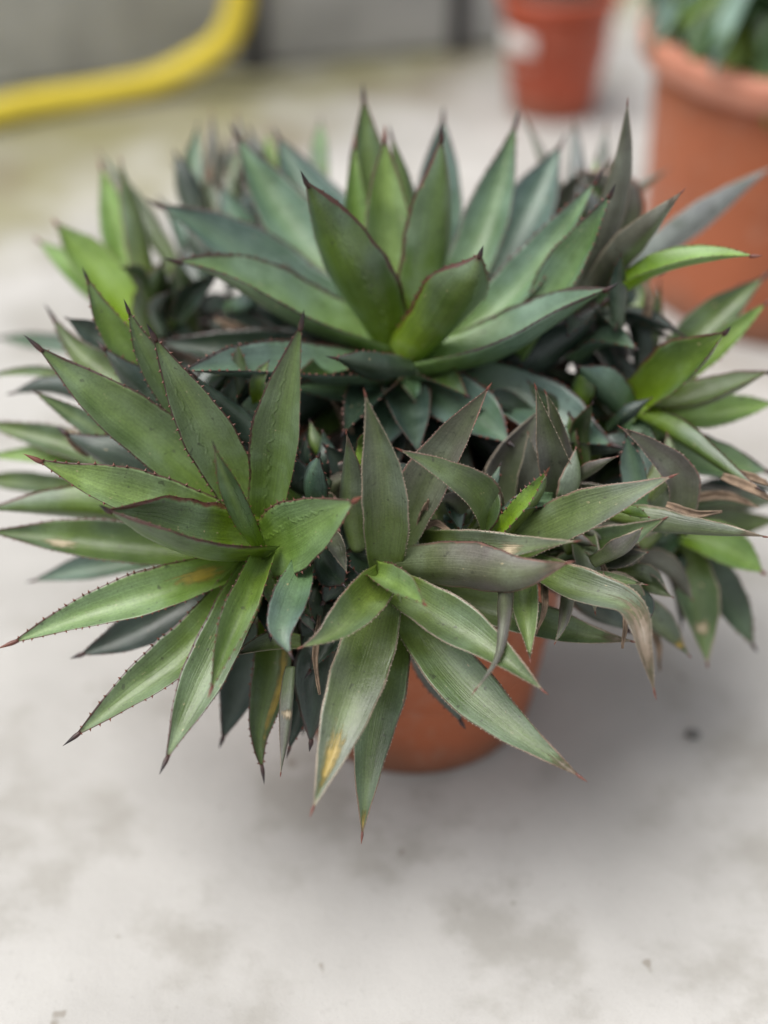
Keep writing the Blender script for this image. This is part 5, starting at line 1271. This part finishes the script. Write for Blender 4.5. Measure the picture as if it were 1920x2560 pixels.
DRY = [
    ('A', 0.0099, [(-0.123, 1.2346, 0.3689), (-0.1494, 1.2355, 0.3866), (-0.1652, 1.2396, 0.392)]),
    ('A', 0.0098, [(0.0174, 1.1365, 0.3716), (0.0236, 1.1094, 0.3688), (0.0318, 1.0921, 0.3625)]),
    ('A', 0.0072, [(-0.0299, 1.108, 0.3338), (-0.0383, 1.1152, 0.3599), (-0.049, 1.1255, 0.3736)]),
    ('C', 0.0062, [(0.0296, 0.9663, 0.3451), (0.0333, 0.9666, 0.3621), (0.0368, 0.9644, 0.3758)]),
    ('C', 0.0046, [(0.0276, 0.964, 0.342), (0.043, 0.9607, 0.3543), (0.06, 0.9458, 0.3512)]),
    ('E', 0.0073, [(0.2935, 1.0167, 0.3621), (0.3111, 1.0037, 0.3616), (0.3343, 0.9873, 0.3564)]),
    ('E', 0.0057, [(0.2999, 1.0272, 0.3595), (0.3177, 1.0167, 0.3621), (0.3377, 1.0118, 0.3557)]),
    ('E', 0.0067, [(0.2719, 1.0448, 0.3163), (0.3029, 1.0392, 0.3256), (0.3335, 1.025, 0.3233)]),
    ('H', 0.0092, [(-0.1806, 1.398, 0.4195), (-0.1891, 1.425, 0.4387), (-0.1854, 1.4551, 0.4621)]),
    ('H', 0.0135, [(-0.1512, 1.3863, 0.4039), (-0.161, 1.401, 0.4234), (-0.1683, 1.4127, 0.439)]),
    ('B', 0.0095, [(-0.2652, 1.0699, 0.3497), (-0.2797, 1.0692, 0.3653), (-0.2839, 1.0742, 0.3719)]),
    ('G', 0.0119, [(0.1809, 1.3202, 0.416), (0.1751, 1.3463, 0.434), (0.1668, 1.367, 0.4448)]),
    ('G', 0.0086, [(0.2414, 1.1754, 0.4232), (0.2458, 1.191, 0.4439), (0.2393, 1.2013, 0.4576)]),
    ('D', 0.0043, [(0.1947, 0.9326, 0.3171), (0.1991, 0.8988, 0.3054), (0.1955, 0.8753, 0.2908)]),
    ('D', 0.005, [(0.1324, 0.9373, 0.3233), (0.1311, 0.8958, 0.3181), (0.1243, 0.8746, 0.3066)]),
    ('D', 0.0044, [(0.183, 0.9397, 0.3264), (0.1915, 0.908, 0.3176), (0.205, 0.8913, 0.312)]),
    ('C', 0.0042, [(-0.0543, 0.9139, 0.2922), (-0.0572, 0.8781, 0.2779), (-0.0529, 0.8524, 0.2605)]),
    ('I', 0.0056, [(0.2396, 1.0045, 0.2131), (0.2525, 0.9891, 0.1926), (0.2546, 0.9737, 0.1721)]),
    ('D', 0.0054, [(0.2394, 0.9781, 0.3608), (0.2608, 0.9654, 0.3606), (0.2818, 0.9586, 0.3681)]),
]
for k, (key, width, P) in enumerate(DRY):
    build_dry(roots[key], P, width, k)



# ------------------------------------------------------------------ leafy shrub in the large pot
def build_shrub():
    root = empty('potted_shrub', (BIG[0], BIG[1], 0.37), 'leafy green shrub growing in the large terracotta pot', 'shrub')
    rnd = random.Random(4)
    stems = []
    for i in range(22):
        a = rnd.uniform(0, 2 * math.pi) if i < 10 else rnd.uniform(R(140), R(290))
        lean = rnd.uniform(0.03, 0.18)
        h = rnd.uniform(0.12, 0.34)
        b = Vector((0.05 * math.cos(a), 0.05 * math.sin(a), 0))
        tip = Vector(((0.05 + lean) * math.cos(a), (0.05 + lean) * math.sin(a), h))
        path = [b, b.lerp(tip, 0.5) + Vector((0, 0, 0.03)), tip]
        pp, L = arc_path(path, 8)
        v, f = tube(pp, [0.005 * (1 - 0.6 * q / 8) for q in range(9)], 7)
        mesh_obj('stem', v, f, M['stem'], root)
        stems.append((pp, a))
    protos = []
    for q in range(4):
        vs, fs = [], []
        L, W = (0.11, 0.055) if q != 1 else (0.13, 0.04)
        for i in range(11):
            t = i / 10
            w = W * 0.5 * (math.sin(math.pi * t ** 0.85) + 0.03)
            for j in range(5):
                v = j / 2 - 1
                vs.append((v * w, t * L, 0.012 * abs(v) - (0.05 + 0.02 * q) * t * t + 0.004 * math.sin(t * 9 + q) * v))
        for i in range(10):
            for j in range(4):
                z = i * 5 + j
                fs.append((z, z + 1, z + 6, z + 5))
        me = bpy.data.meshes.new('leaf')
        me.from_pydata(vs, [], fs)
        me.materials.append(M[('shrub', 'shrub_blue', 'shrub_lime', 'shrub')[q]])
        me.polygons.foreach_set('use_smooth', [True] * len(me.polygons))
        protos.append(me)
    for pp, a in stems:
        for s in range(13):
            u = rnd.uniform(0.15, 1.0)
            p = pp[int(u * 8)]
            o = bpy.data.objects.new('leaf', rnd.choice(protos))
            C.objects.link(o)
            o.parent = root
            o.location = p
            o.rotation_euler = (rnd.uniform(-0.5, 0.8), rnd.uniform(-0.6, 0.6), a - math.pi / 2 + rnd.uniform(-1.6, 1.6))
            o.scale = (rnd.uniform(0.55, 1.05),) * 3
            o.modifiers.new('thickness', 'SOLIDIFY').thickness = 0.0012
    # the leaves that spill over the rim
    for i in range(26):
        a = R(150 + 6.5 * i)
        o = bpy.data.objects.new('leaf', protos[(1, 2, 0)[i % 3]])
        C.objects.link(o)
        o.parent = root
        q = rnd.uniform(0.15, 0.20)
        o.location = (q * math.cos(a), q * math.sin(a), rnd.uniform(0.06, 0.16))
        o.rotation_euler = (rnd.uniform(-0.6, -0.1), rnd.uniform(-0.4, 0.4), a - math.pi / 2 + rnd.uniform(-0.5, 0.5))
        o.modifiers.new('thickness', 'SOLIDIFY').thickness = 0.0012


build_shrub()
